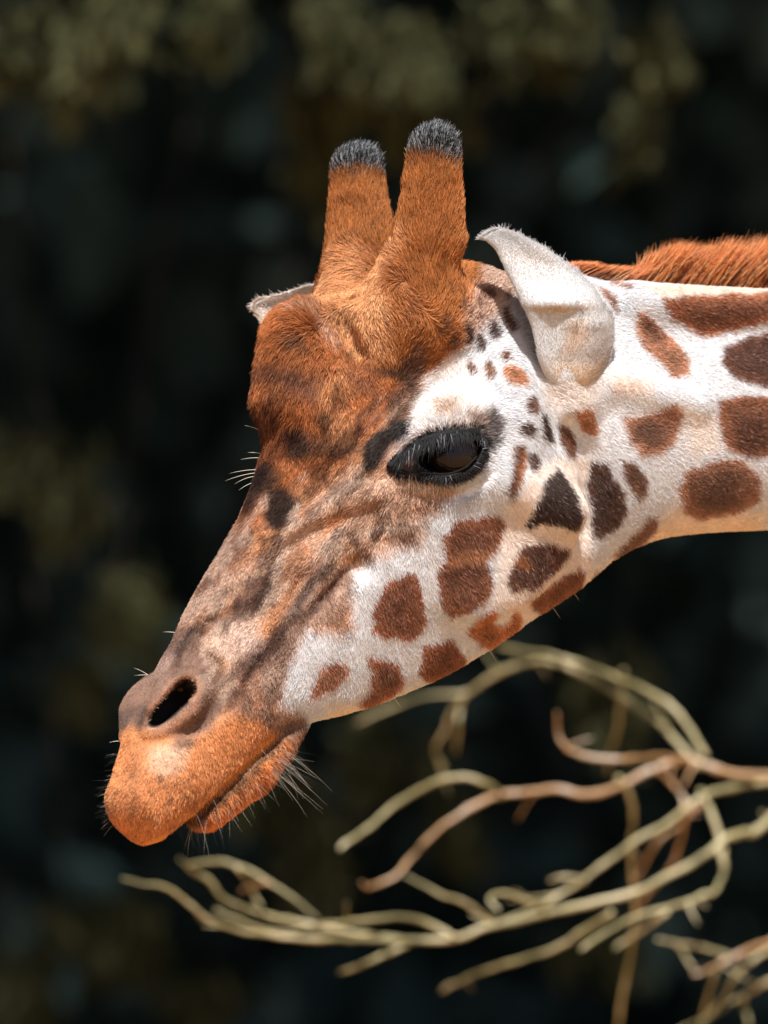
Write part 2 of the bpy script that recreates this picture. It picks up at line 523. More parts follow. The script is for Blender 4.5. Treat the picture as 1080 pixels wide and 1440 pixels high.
EYE_W = 104.0
EYE = from_img(634, 641, EYE_W)
EYE_R = 38.0
M = from_img
def head_field():
    f = Field((110, 130, -215), (1420, 1230, 215), 4.5)
    U, V = np.meshgrid(f.ax[0], f.ax[1], indexing='ij')
    eta, H, W, nar, ex = main_fields(U, V)
    q = W * (1 - nar * smooth01((eta + .25) / 1.15))
    aw = np.abs(f.ax[2])[None, None, :]
    e3 = ex[:, :, None]
    g = (np.abs(eta)[:, :, None] ** e3 + (aw / q[:, :, None]) ** e3) ** (1 / e3)
    F = (g - 1) * np.minimum(H, W * 1.15)[:, :, None]
    # close the muzzle end: distance ahead of the first station
    A = ST[0, 0:2]; D = ST[0, 2:4] - A; D = D / np.linalg.norm(D); nx, ny = -D[1], D[0]
    ahead = (U - A[0]) * nx + (V - A[1]) * ny
    F = np.maximum(F, ahead[:, :, None] - 2)
    f.F = F.astype(np.float32)
    # muzzle: rounded overhanging upper lip, lower lip
    f.ellipsoid((200, 1133, 0), (45, 32, 42), 24, rot=math.radians(55))
    f.both('ellipsoid', (232, 1085, 32), r=(56, 42, 28), k=22, rot=math.radians(-48))
    f.capsule((224, 1030, 0), (208, 1118, 0), 40, 41, 18, ws=1.1)
    f.capsule((412, 1020, 0), (388, 1052, 0), 16, 20, 12, ws=1.6)
    f.capsule((388, 1052, 0), (352, 1086, 0), 20, 30, 10, ws=1.5)
    f.capsule((352, 1086, 0), (294, 1138, 0), 30, 23, 10, ws=1.5)
    # nose bridge and middle horn
    f.capsule((428, 474, 0), (424, 560, 0), 52, 60, 20, ws=1.0)
    f.capsule((450, 590, 0), (374, 745, 0), 52, 30, 34, ws=1.0)
    f.capsule((356, 790, 0), (264, 940, 0), 34, 30, 30, ws=1.0)
    # ossicones
    f.both('capsule', (556, 290, 100), (540, 452, 74), r=(22, 68), k=58)
    f.both('capsule', (556, 220, 108), (556, 350, 97), r=(29.5, 41), k=14)
    f.capsule((530, 478, 0), (640, 425, 0), 46, 46, 50, ws=1.6)
    # cleft between the middle horn and the brow
    f.crease([(452, 432), (470, 455), (484, 485), (502, 508)], 11, 22, 5)
    # orbit and brow
    f.both('ellipsoid', M(628, 632, 84), r=(78, 58, 36), k=34, rot=math.radians(-14))
    f.both('capsule', M(560, 610, 96), M(640, 572, 104), r=(15, 17), k=24)
    f.both('capsule', M(640, 572, 104), M(700, 590, 96), r=(17, 12), k=24)
    # facial crest, cheek, jaw
    f.both('capsule', M(700, 680, 92), M(790, 720, 84), r=(34, 34), k=40)
    f.both('ellipsoid', M(700, 800, 66), r=(90, 64, 26), k=34, rot=math.radians(-32))
    f.both('capsule', M(455, 850, 80), M(500, 800, 84), r=(9, 12), k=26, sub=True)
    f.both('capsule', M(790, 640, 118), M(800, 560, 122), r=(12, 12), k=36, sub=True)
    # ear root, wing of the first neck bone
    f.both('capsule', M(800, 520, 86), M(812, 560, 84), r=(34, 26), k=34)
    f.both('capsule', M(862, 538, 84), M(985, 566, 88), r=(15, 11), k=36)
    f.both('capsule', M(900, 420, 60), M(1100, 430, 75), r=(24, 26), k=40)
    # nostril: swollen rim, slot and the fold behind it
    f.both('ellipsoid', M(254, 980, 33), r=(46, 34, 24), k=20, rot=math.radians(-42))
    tw = f.top(244, 986)
    f.crease([(210, 1024), (215, 998), (240, 966), (266, 947), (282, 955), (277, 986), (252, 1009), (226, 1026), (208, 1026)], 8, 10, -2, sub=False)
    for dw in (10, 0, -12, -24, -36):
        sh = max(0, -dw) * .10
        f.both('capsule', M(223 + sh, 1010 - sh, tw + dw), M(264, 966, tw + dw), r=(10, 15), k=4, sub=True)
    f.crease([(296, 918), (310, 940), (315, 968), (307, 996), (284, 1020), (262, 1030)], 9, 8, 1)
    f.crease([(330, 905), (338, 940), (336, 980), (322, 1006)], 6, 9, 1)
    # mouth line and the crease at its corner
    f.crease([(244, 1164), (290, 1130), (330, 1095), (370, 1060), (394, 1036)], 8, 7, 1)
    # folds in front of the eye, under it and in the cheek
    for k_, L in enumerate(([(508, 650), (516, 620), (545, 582), (585, 535)], [(522, 625), (545, 595), (590, 552)], [(498, 640), (508, 606), (535, 570), (572, 528)],
              [(535, 610), (556, 592), (592, 570)], [(560, 690), (610, 700), (660, 690), (700, 660)])):
        f.crease(L, (6, 5, 5, 4, 5)[k_], 5, 1)
    for L in ([(410, 880), (440, 830), (475, 785)], [(425, 890), (455, 842), (490, 800)], [(400, 862), (425, 820), (455, 780)]):
        f.crease(L, 6.5, 8, 1)
    f.crease([(390, 770), (430, 735), (480, 705), (540, 690)], 6, 22, -2, sub=False)
    f.crease([(300, 870), (350, 820), (400, 775), (450, 740)], 6, 18, 3)
    f.crease([(255, 905), (285, 880), (310, 868)], 6, 10, 1)
    f.crease([(800, 600), (830, 640), (835, 700), (830, 760)], 10, 24, 2)
    # eye socket
    f.both('ellipsoid', EYE + [-6, 0, 16], r=(46, 24, 34), k=9, sub=True, rot=math.radians(-12))
    # close the neck end
    return f
HF = head_field()
HV, HQ = surface_nets(HF)
def relax(V, Q, n):
    for _ in range(n):
        acc = np.zeros_like(V); cnt = np.zeros(len(V))
        for a, b in ((0, 1), (1, 2), (2, 3), (3, 0)):
            np.add.at(acc, Q[:, a], V[Q[:, b]]); np.add.at(cnt, Q[:, a], 1)
            np.add.at(acc, Q[:, b], V[Q[:, a]]); np.add.at(cnt, Q[:, b], 1)
        V = V * .5 + .5 * acc / np.maximum(cnt, 1)[:, None]
    return V
HV = relax(HV, HQ, 2)
print('head mesh', len(HV), len(HQ), round(time.time() - T0, 1))

def body_field():
    """the rest of the animal, right of the frame: neck root, trunk and legs"""
    f = Field((1330, -260, -460), (4250, 3120, 460), 24)
    f.capsule((1300, 578, 0), (2050, 560, 0), 170, 300, 60, ws=.74)
    f.capsule((1300, 578, 0), (1500, 580, 0), 178, 215, 60, ws=.66)
    f.capsule((2050, 560, 0), (2600, 560, 0), 300, 420, 140, ws=.8)
    f.capsule((2600, 560, 0), (3500, 700, 0), 430, 360, 160, ws=.8)
    f.capsule((3500, 700, 0), (3700, 720, 0), 360, 300, 120, ws=.85)
    for s in (1, -1):
        for (u0, u1, hip, back) in ((2480, 2440, 760, 0), (3640, 3680, 860, 1)):
            f.capsule((u0, hip, 170 * s), (u0 + 20 + 70 * back, 1500, 165 * s), 190, 95, 100)
            f.capsule((u0 + 20 + 70 * back, 1500, 165 * s), (u0 + 15 + 90 * back, 1960, 165 * s), 95, 72, 40)
            f.capsule((u0 + 15 + 90 * back, 1960, 165 * s), (u1 - 10 + 20 * back, 2960, 165 * s), 68, 50, 40)
            f.capsule((u1 - 10 + 20 * back, 2960, 165 * s), (u1 - 50, 3060, 165 * s), 58, 78, 30)
    f.capsule((3880, 560, 0), (4080, 800, 0), 40, 28, 40)
    f.capsule((4080, 800, 0), (4120, 1350, 0), 28, 34, 20)
    return f
BF = body_field()
BV, BQ = surface_nets(BF)

# ------------------------------------------------------------------ the coat pattern
NOSTRIL = [(211, 1018), (220, 995), (243, 970), (266, 952), (276, 960), (270, 985), (247, 1006), (222, 1020)]
WHITE = (.63, .64, .665)
def ell(cx, cy, rx, ry, rot=0, n=14):
    t = np.linspace(0, 2 * math.pi, n, endpoint=False); r = math.radians(rot)
    x = rx * np.cos(t); y = ry * np.sin(t)
    return np.stack([cx + x * math.cos(r) - y * math.sin(r), cy + x * math.sin(r) + y * math.cos(r)], 1)
ORANGE = (.30, .112, .036); RUST = (.265, .088, .029); DARK = (.022, .012, .010); BROWN = (.165, .072, .040)
MID = (.115, .050, .031); TAN = (.36, .19, .115); CREAM = (.55, .37, .27); PINK = (.66, .50, .41); GREY = (.30, .27, .265)
NOSE = (.125, .075, .058); LIP = (.47, .20, .082); BLACK = (.012, .012, .013)
PAINT = [   # outline, colour, softness, ragged edge, strength
    # --- broad zones
    ([(310, 380), (440, 380), (560, 400), (660, 380), (668, 470), (640, 500), (612, 520), (600, 545), (590, 580), (560, 610), (548, 640), (560, 668), (600, 690), (640, 690), (590, 725), (560, 760), (530, 775), (490, 800), (495, 880), (470, 890), (430, 880), (405, 930), (395, 985), (405, 1020), (440, 1045), (420, 1120), (300, 1220), (100, 1220), (100, 900)], (.42, .205, .105), 14, 16, 1),
    ([(640, 330), (760, 330), (830, 380), (720, 420), (690, 460), (650, 470)], (.50, .29, .19), 16, 12, .8),
    ([(430, 150), (665, 150), (672, 400), (650, 440), (640, 520), (560, 520), (470, 480), (430, 440)], ORANGE, 10, 10, 1),
    ([(330, 400), (450, 410), (485, 480), (560, 510), (585, 540), (530, 600), (490, 650), (430, 670), (385, 720), (330, 780), (270, 850), (225, 900), (280, 760)], RUST, 16, 18, .95),
    ([(440, 420), (560, 330), (575, 345), (540, 400), (545, 470), (560, 500), (500, 500)], (.52, .27, .13), 12, 10, .8),
    ([(400, 425), (450, 432), (480, 480), (470, 490), (440, 450)], (.50, .29, .19), 8, 6, .7),
    # pale strip down the nose
    ([(500, 660), (560, 670), (520, 700), (470, 715), (440, 745), (390, 800), (340, 830), (300, 870), (270, 890), (330, 820), (380, 770), (430, 720), (455, 690)], CREAM, 10, 12, .85),
    ([(350, 870), (420, 800), (450, 780), (470, 760), (500, 730), (440, 770), (400, 830), (370, 880), (340, 930), (310, 900)], CREAM, 9, 10, .7),
    ([(470, 745), (495, 730), (450, 785), (440, 790)], (.75, .68, .62), 6, 5, .8),
    ([(225, 915), (270, 840), (320, 765), (345, 735), (365, 760), (330, 820), (290, 870), (250, 920)], (.17, .095, .07), 12, 16, .7),
    ([(300, 870), (350, 860), (380, 900), (340, 930), (300, 920)], (.62, .47, .40), 12, 10, .8),
    # nostril zone and muzzle
    ([(170, 1020), (180, 960), (240, 885), (290, 880), (320, 940), (370, 900), (400, 880), (420, 880), (405, 930), (385, 985), (400, 1020), (360, 1010), (320, 990), (300, 1030), (250, 1030), (215, 1020)], NOSE, 9, 10, .9),
    ([(290, 900), (330, 890), (330, 950), (310, 930)], CREAM, 10, 8, .6),
    ([(325, 960), (370, 930), (375, 990), (340, 1000), (318, 1000)], (.40, .20, .12), 10, 8, .7),
    ([(140, 1200), (140, 1100), (160, 1020), (195, 1018), (215, 1028), (255, 1036), (300, 1025), (330, 1000), (370, 1005), (385, 1020), (300, 1110), (245, 1165), (180, 1200)], LIP, 11, 10, 1),
    ([(215, 1050), (245, 1040), (270, 1045), (262, 1072), (235, 1085), (215, 1075)], (.66, .44, .31), 10, 8, .9),  # highlight on the lip, painted into the coat
    ([(195, 1035), (225, 1030), (215, 1060), (200, 1130), (175, 1130), (180, 1080)], (.36, .16, .075), 14, 10, .6),
    ([(250, 1030), (290, 1020), (270, 1045), (245, 1045)], NOSE, 8, 8, .8),
    ([(180, 1188), (250, 1160), (330, 1080), (385, 1022), (392, 1030), (330, 1098), (250, 1175), (180, 1200)], (.62, .255, .07), 6, 4, .9),  # warm bounce along the upper lip's edge, painted as brighter coat
    ([(240, 1174), (290, 1128), (343, 1083), (392, 1032), (402, 1038), (352, 1093), (300, 1138), (255, 1174)], (.05, .024, .016), 5, 5, .8),
    ([(255, 1170), (300, 1138), (350, 1095), (398, 1044), (425, 1016), (448, 1040), (405, 1140), (300, 1205), (240, 1205)], (.44, .15, .045), 6, 6, .95),
    ([(340, 1142), (378, 1104), (405, 1064), (424, 1016), (448, 1030), (435, 1110), (360, 1170), (300, 1190), (310, 1160)], (.035, .018, .012), 6, 8, .85),
    ([(388, 1010), (410, 990), (432, 1000), (420, 1024), (400, 1030)], (.30, .19, .14), 8, 8, .8),
    # cheek shading of the coat: mottled brown fading into white
    ([(425, 800), (460, 780), (490, 800), (500, 830), (480, 870), (490, 890), (470, 880), (440, 880), (415, 900), (400, 960), (380, 990), (360, 960), (390, 900)], (.20, .125, .095), 10, 14, .85),
    ([(520, 660), (600, 680), (640, 690), (600, 720), (590, 760), (540, 780), (500, 770), (480, 740)], (.44, .29, .21), 12, 22, .8),
    ([(545, 735), (580, 745), (580, 765), (545, 760)], MID, 7, 10, .8),
    ([(495, 750), (525, 765), (525, 790), (500, 785)], MID, 8, 10, .8),
    ([(585, 700), (610, 705), (600, 725), (575, 720)], BROWN, 8, 10, .7),
    ([(515, 700), (560, 690), (560, 715), (520, 725)], BROWN, 12, 14, .6),
    ([(550, 672), (650, 680), (620, 695), (570, 690)], (.62, .47, .36), 8, 8, .7),
    ([(330, 850), (340, 820), (370, 800), (400, 775), (405, 800), (390, 840), (360, 870), (335, 870)], (.085, .042, .03), 9, 14, .95),
    ([(410, 770), (430, 760), (425, 800), (405, 840), (400, 830)], (.17, .085, .055), 8, 9, .7),
    ([(375, 690), (400, 680), (425, 700), (418, 735), (395, 750), (375, 735)], DARK, 9, 10, .97),
    ([(340, 640), (380, 640), (400, 660), (390, 690), (365, 700), (350, 720), (345, 690)], (.03, .018, .014), 11, 14, .9),
    ([(400, 600), (425, 590), (440, 615), (435, 640), (405, 640)], DARK, 9, 10, .93),
    ([(445, 570), (465, 570), (465, 592), (448, 592)], DARK, 7, 8, .9),
    ([(420, 615), (500, 610), (510, 640), (480, 640), (430, 635)], (.05, .028, .018), 12, 12, .75),
    ([(400, 470), (430, 470), (430, 488), (410, 488)], (.08, .04, .025), 7, 8, .7),
    ([(370, 505), (440, 515), (480, 530), (440, 545), (390, 530)], (.10, .045, .028), 12, 12, .6),
    ([(360, 560), (400, 565), (410, 600), (380, 610), (360, 600)], (.14, .055, .03), 14, 14, .55),
    ([(300, 760), (340, 720), (360, 740), (330, 790), (290, 830), (280, 820)], (.13, .065, .045), 14, 14, .6),
    ([(230, 900), (300, 800), (320, 800), (270, 880), (240, 920)], (.15, .08, .06), 14, 14, .5),
    ([(515, 515), (560, 505), (590, 480), (600, 520), (575, 545), (550, 530)], (.045, .026, .02), 9, 12, .85),
    ([(470, 480), (480, 480), (495, 500), (490, 505)], DARK, 6, 6, .6),
    ([(545, 560), (590, 520), (595, 560), (575, 590), (545, 600)], (.075, .045, .034), 10, 12, .85),
    ([(512, 655), (512, 625), (530, 605), (560, 590), (582, 588), (575, 610), (550, 625), (535, 655), (522, 662)], BLACK, 5, 5, .97),
    ([(535, 655), (560, 625), (600, 605), (680, 590), (685, 640), (600, 680), (550, 680)], (.34, .22, .16), 10, 8, .75),
    ([(583, 572), (600, 530), (640, 500), (680, 520), (690, 580), (660, 590), (620, 592), (590, 606), (580, 600)], (.74, .71, .70), 9, 8, .9),
    ([(610, 565), (650, 562), (640, 588), (615, 590)], (.56, .40, .29), 9, 8, .7),
    ([(672, 590), (690, 572), (705, 590), (702, 620), (688, 630), (678, 610)], (.07, .05, .045), 7, 8, .9),
    ([(655, 580), (680, 580), (685, 600), (668, 600)], (.28, .19, .15), 7, 6, .7),
    ([(545, 655), (556, 640), (575, 622), (610, 607), (650, 600), (677, 598), (687, 625), (682, 648), (662, 670), (630, 679), (600, 675), (565, 668), (548, 664)], BLACK, 3, 3, 1),
    ([(549, 650), (562, 638), (580, 640), (580, 660), (560, 662)], (.05, .03, .028), 4, 3, .9),
    # cream bands between the jaw spots, lower edges tinted with painted ground bounce
    ([(790, 640), (830, 640), (830, 800), (860, 800), (820, 850), (740, 870), (690, 860), (700, 740), (720, 700), (760, 650)], (.74, .63, .55), 14, 10, .8),
    ([(462, 1020), (475, 985), (560, 990), (660, 930), (740, 880), (820, 850), (840, 870), (600, 1010), (450, 1050)], (.74, .62, .52), 14, 8, .8),  # jaw underside: warm bounced light painted into the cream
    ([(860, 790), (900, 750), (960, 715), (1080, 720), (1080, 780), (880, 810)], (.74, .60, .49), 14, 8, .85),  # lower neck edge: bounced light painted in
    ([(760, 500), (800, 530), (860, 520), (840, 570), (800, 600), (760, 560)], (.68, .60, .54), 12, 10, .7),
    ([(780, 575), (830, 570), (850, 590), (820, 600)], (.50, .49, .50), 12, 10, .6),
    ([(735, 400), (775, 520), (770, 535), (745, 500), (722, 430)], (.42, .395, .39), 7, 6, .8),
    ([(860, 525), (920, 530), (915, 555), (865, 550)], (.68, .53, .44), 12, 8, .8),
    ([(960, 570), (1015, 590), (1015, 630), (970, 640)], (.75, .65, .57), 14, 8, .6),
    ([(900, 395), (1200, 395), (1200, 412), (930, 414)], (.68, .53, .42), 7, 5, .8),
    ([(205, 1020), (214, 990), (240, 960), (268, 942), (288, 955), (284, 992), (255, 1018), (222, 1032)], (.34, .20, .14), 5, 4, .5),
    ([(396, 1012), (425, 1004), (446, 1022), (440, 1062), (412, 1062)], (.14, .07, .042), 8, 8, .8),
    (NOSTRIL, (.018, .015, .015), 2, 1, 1),
    (ell(395, 520, 34, 12, 15), (.085, .035, .022), 12, 16, .75), (ell(440, 545, 30, 10, 25), (.10, .04, .025), 10, 14, .65), (ell(380, 590, 20, 14, 20), (.10, .04, .025), 12, 14, .65), (ell(345, 700, 18, 26, 30), (.09, .045, .03), 12, 14, .65),
    (ell(320, 760, 22, 10, -55), (.11, .06, .045), 9, 12, .6), (ell(285, 830, 26, 8, -55), (.13, .075, .055), 9, 12, .6), (ell(470, 620, 34, 10, 8), (.09, .042, .028), 11, 13, .6), (ell(390, 450, 14, 20, 30), (.42, .15, .05), 9, 9, .6),
    (ell(505, 530, 34, 12, 30), (.17, .075, .045), 12, 13, .5), (ell(590, 500, 14, 30, 20), (.13, .065, .045), 10, 12, .6), (ell(570, 420, 12, 40, 8), (.20, .075, .03), 12, 12, .5), (ell(480, 410, 8, 40, 10), (.22, .085, .032), 10, 10, .5),
    # streaks on the nose, brow and cheek, some painting the shade in folds
    (ell(455, 705, 30, 5, -40), (.16, .08, .05), 6, 8, .6), (ell(430, 735, 22, 4, -45), (.20, .10, .06), 6, 8, .6), (ell(520, 690, 30, 5, -20), (.20, .11, .07), 6, 8, .6),
    (ell(480, 690, 40, 6, -38), (.66, .50, .40), 6, 6, .7), (ell(400, 760, 40, 6, -42), (.68, .52, .43), 6, 6, .75), (ell(350, 800, 30, 6, -38), (.64, .46, .36), 7, 6, .7),
    (ell(445, 815, 50, 4, -52), (.06, .04, .035), 5, 5, .75), (ell(462, 832, 46, 3.5, -54), (.06, .04, .035), 4, 5, .7), (ell(430, 835, 50, 4, -54), (.55, .42, .36), 5, 5, .7),  # dark and pale lines paint the shading of the cheek folds
    (ell(395, 880, 34, 6, -56), (.10, .06, .05), 8, 7, .6), (ell(360, 925, 30, 12, -70), (.13, .08, .065), 9, 8, .6), (ell(340, 900, 24, 12, -40), (.62, .48, .41), 9, 8, .6),
    (ell(330, 960, 10, 36, 12), (.12, .07, .055), 7, 6, .5), (ell(352, 975, 8, 30, 12), (.46, .29, .21), 6, 6, .6), (ell(262, 900, 34, 7, -48), (.12, .08, .065), 8, 7, .7), (ell(232, 935, 22, 10, -50), (.33, .23, .19), 8, 7, .6),
    (ell(205, 1005, 9, 16, 15), (.08, .055, .048), 7, 5, .7), (ell(520, 575, 34, 3, -48), (.55, .36, .24), 3, 4, .6), (ell(530, 585, 36, 2.5, -50), (.10, .05, .035), 3, 3, .7), (ell(512, 600, 36, 2.5, -52), (.10, .05, .035), 3, 3, .6), (ell(545, 570, 40, 2.5, -46), (.12, .06, .04), 3, 3, .7), (ell(560, 575, 36, 3, -44), (.50, .33, .24), 3, 3, .5),  # thin lines by the eye: fold shade and lit ridges painted in
    (ell(600, 690, 50, 4, -6), (.22, .13, .09), 7, 9, .5), (ell(560, 735, 60, 5, -14), (.62, .52, .45), 8, 9, .6), (ell(470, 770, 16, 22, 20), (.52, .38, .30), 9, 9, .6),
    (ell(385, 560, 8, 40, 5), (.11, .045, .028), 12, 12, .5), (ell(420, 545, 30, 12, 20), (.12, .05, .03), 12, 12, .5), (ell(365, 470, 10, 26, 10), (.46, .17, .06), 10, 10, .6), (ell(470, 545, 20, 30, 20), (.48, .22, .095), 14, 14, .6), (ell(480, 600, 24, 24), (.45, .22, .11), 14, 14, .6),
    # --- spots
    (ell(685, 415, 11, 8), MID, 3, 3, .95), (ell(673, 428, 4, 9, -15), MID, 2.5, 2, .9), (ell(650, 435, 4, 8), MID, 2.5, 2, .9),
    (ell(661, 441, 3, 8, -12), MID, 2.5, 2, .9), (ell(674, 449, 4, 6), MID, 2.5, 2, .9), (ell(714, 414, 5, 6), MID, 3, 2, .9),
    ([(703, 434), (711, 432), (719, 446), (728, 463), (719, 467), (710, 464)], (.07, .035, .026), 3, 3, .97),
    (ell(694, 467, 8, 12, -8), (.06, .034, .03), 2.5, 3, .97), (ell(656, 474, 7, 15, -6), (.06, .034, .03), 2.5, 3, .97),
    (ell(673, 486, 6.5, 13, -10), (.06, .034, .03), 2.5, 3, .97), (ell(634, 482, 6, 12, -12), (.10, .05, .035), 4, 4, .85), (ell(622, 462, 8, 8), (.10, .05, .035), 5, 5, .7),
    (ell(708, 502, 7.5, 8), BROWN, 2.5, 3, .95), (ell(686, 524, 7.5, 13, -10), (.20, .085, .045), 2.5, 3, .95),
    (ell(662, 521, 5, 9, -25), BROWN, 2.5, 3, .9), (ell(721, 529, 18, 13, 25), (.32, .16, .09), 3, 4, .95),
    (ell(747, 568, 9, 14, -8), (.14, .07, .05), 3, 3, .95),
    ([(760, 577), (767, 582), (775, 602), (777, 624), (768, 620), (760, 602)], (.05, .026, .02), 2.5, 3, .97),
    (ell(740, 604, 12, 9, 10), (.06, .03, .022), 3, 4, .95),
    ([(785, 595), (800, 599), (812, 624), (808, 642), (799, 640), (790, 624)], (.10, .047, .03), 2.5, 4, .97),
    ([(807, 579), (822, 572), (836, 579), (844, 602), (839, 614), (822, 607)], (.25, .125, .075), 3, 4, .97),
    ([(722, 624), (736, 624), (739, 640), (731, 671), (719, 704), (711, 693), (718, 654)], (.10, .042, .025), 4, 5, .95),
    (ell(731, 655, 4, 24, 15), (.34, .13, .045), 4, 3, .8),
    ([(739, 634), (751, 634), (756, 649), (753, 663), (744, 657)], (.08, .04, .027), 3, 4, .95),
    ([(782, 654), (796, 668), (807, 691), (818, 727), (812, 746), (773, 736), (736, 738), (751, 716), (765, 677)], (.042, .024, .02), 3, 5, .98),
    ([(832, 646), (854, 646), (862, 668), (879, 691), (882, 721), (871, 741), (851, 754), (832, 754), (834, 716), (826, 677)], (.062, .037, .03), 3, 6, .98),
    ([(875, 645), (896, 652), (914, 674), (911, 691), (901, 703), (890, 688), (877, 668)], (.10, .055, .04), 2.5, 4, .97),
    ([(915, 724), (927, 728), (926, 746), (907, 766), (884, 788), (871, 796), (866, 779), (890, 754), (907, 738)], (.15, .085, .065), 3, 4, .95),
    ([(729, 766), (762, 763), (804, 771), (796, 785), (779, 804), (751, 827), (718, 832), (711, 816), (715, 793), (726, 782)], (.075, .034, .023), 3, 6, .97),
    (ell(733, 788, 14, 8, 20), (.24, .095, .04), 6, 4, .8),
    ([(812, 798), (825, 804), (823, 821), (807, 843), (784, 854), (759, 866), (744, 843), (765, 829), (793, 810)], (.16, .07, .04), 3, 6, .97),
    ([(843, 802), (848, 810), (840, 824), (832, 827), (837, 810)], BROWN, 3, 3, .85),
    ([(696, 854), (700, 863), (694, 874), (707, 879), (718, 871), (723, 857), (734, 866), (736, 882), (718, 899), (693, 913), (671, 904), (655, 888), (673, 868)], (.28, .115, .05), 4, 6, .95),
    ([(544, 816), (580, 799), (588, 808), (594, 836), (599, 869), (588, 891), (572, 901), (555, 894), (544, 897), (524, 888), (523, 858), (530, 836)], (.185, .082, .05), 2.5, 6, .97),
    ([(639, 729), (704, 725), (711, 739), (699, 766), (681, 794), (690, 813), (688, 836), (658, 859), (635, 871), (618, 850), (614, 808), (625, 785), (618, 757)], (.17, .075, .044), 3, 7, .97),
    (ell(655, 803, 36, 9, -8), (.085, .038, .025), 6, 6, .8), (ell(660, 781, 36, 9, -12), (.32, .15, .075), 6, 6, .7),
    ([(474, 927), (491, 930), (490, 947), (477, 961), (461, 969), (436, 980), (440, 961), (448, 938)], (.21, .10, .062), 3.5, 6, .95),
    ([(513, 920), (536, 922), (558, 929), (569, 947), (567, 966), (547, 983), (524, 994), (505, 988), (519, 966), (520, 941)], (.22, .10, .058), 4, 6, .95),
    (ell(545, 950, 18, 16), (.11, .05, .034), 8, 8, .7),
    ([(594, 909), (619, 902), (633, 897), (647, 913), (658, 930), (647, 947), (622, 958), (599, 962), (587, 944), (591, 927)], (.185, .08, .046), 3, 7, .97),
    ([(932, 415), (980, 412), (1080, 408), (1190, 405), (1200, 448), (1080, 452), (1037, 460), (993, 470), (963, 455), (940, 440)], (.20, .082, .042), 3, 6, .97),
    (ell(1030, 440, 60, 10, -8), (.10, .045, .03), 10, 8, .6),
    ([(897, 433), (907, 437), (930, 460), (963, 487), (973, 507), (970, 527), (947, 527), (920, 500), (892, 467)], (.30, .155, .095), 3.5, 6, .95),
    (ell(918, 462, 26, 9, 48), (.12, .055, .036), 7, 6, .85),
    ([(1023, 483), (1060, 470), (1130, 462), (1130, 548), (1060, 537), (1037, 527), (1020, 507)], (.085, .036, .022), 3, 7, .97),
    ([(875, 585), (913, 583), (953, 565), (963, 583), (953, 620), (930, 637), (907, 643), (890, 623), (880, 603)], (.24, .125, .08), 5, 7, .95),
    (ell(912, 608, 22, 18), (.10, .055, .04), 9, 8, .8),
    ([(1013, 560), (1047, 553), (1120, 556), (1125, 640), (1053, 640), (1027, 630), (1017, 610)], (.18, .08, .045), 4, 7, .97),
    (ell(1062, 610, 26, 28), (.07, .034, .024), 10, 10, .8),
    ([(967, 660), (1007, 647), (1050, 645), (1073, 670), (1073, 703), (1037, 723), (987, 732), (967, 720), (958, 690)], (.22, .125, .09), 4, 7, .97),
    (ell(1015, 692, 32, 22, -20), (.10, .058, .045), 12, 10, .8),
    ([(833, 397), (857, 407), (868, 423), (867, 438), (857, 427), (843, 407)], (.19, .095, .06), 3, 3, .95),
    ([(853, 390), (893, 399), (887, 404), (860, 400)], (.26, .11, .05), 3, 3, .9),
] + [(ell(x, y, 1.6, 2.0), (.06, .03, .022), 1.5, 0, .85) for x, y in np.stack([rng.uniform(165, 275, 60), rng.uniform(1075, 1150, 60)], 1)] + [
    # black horn tips
    ([(430, 100), (665, 100), (665, 236), (620, 228), (560, 222), (430, 222)], (.022, .022, .025), 17, 22, 1),
]
# spots on the body outside the picture
_sp = [(u, v) for u in range(1180, 4300, 150) for v in range(-200, 1900, 150)]
_sp = np.array(_sp, float) + rng.uniform(-48, 48, (len(_sp), 2))

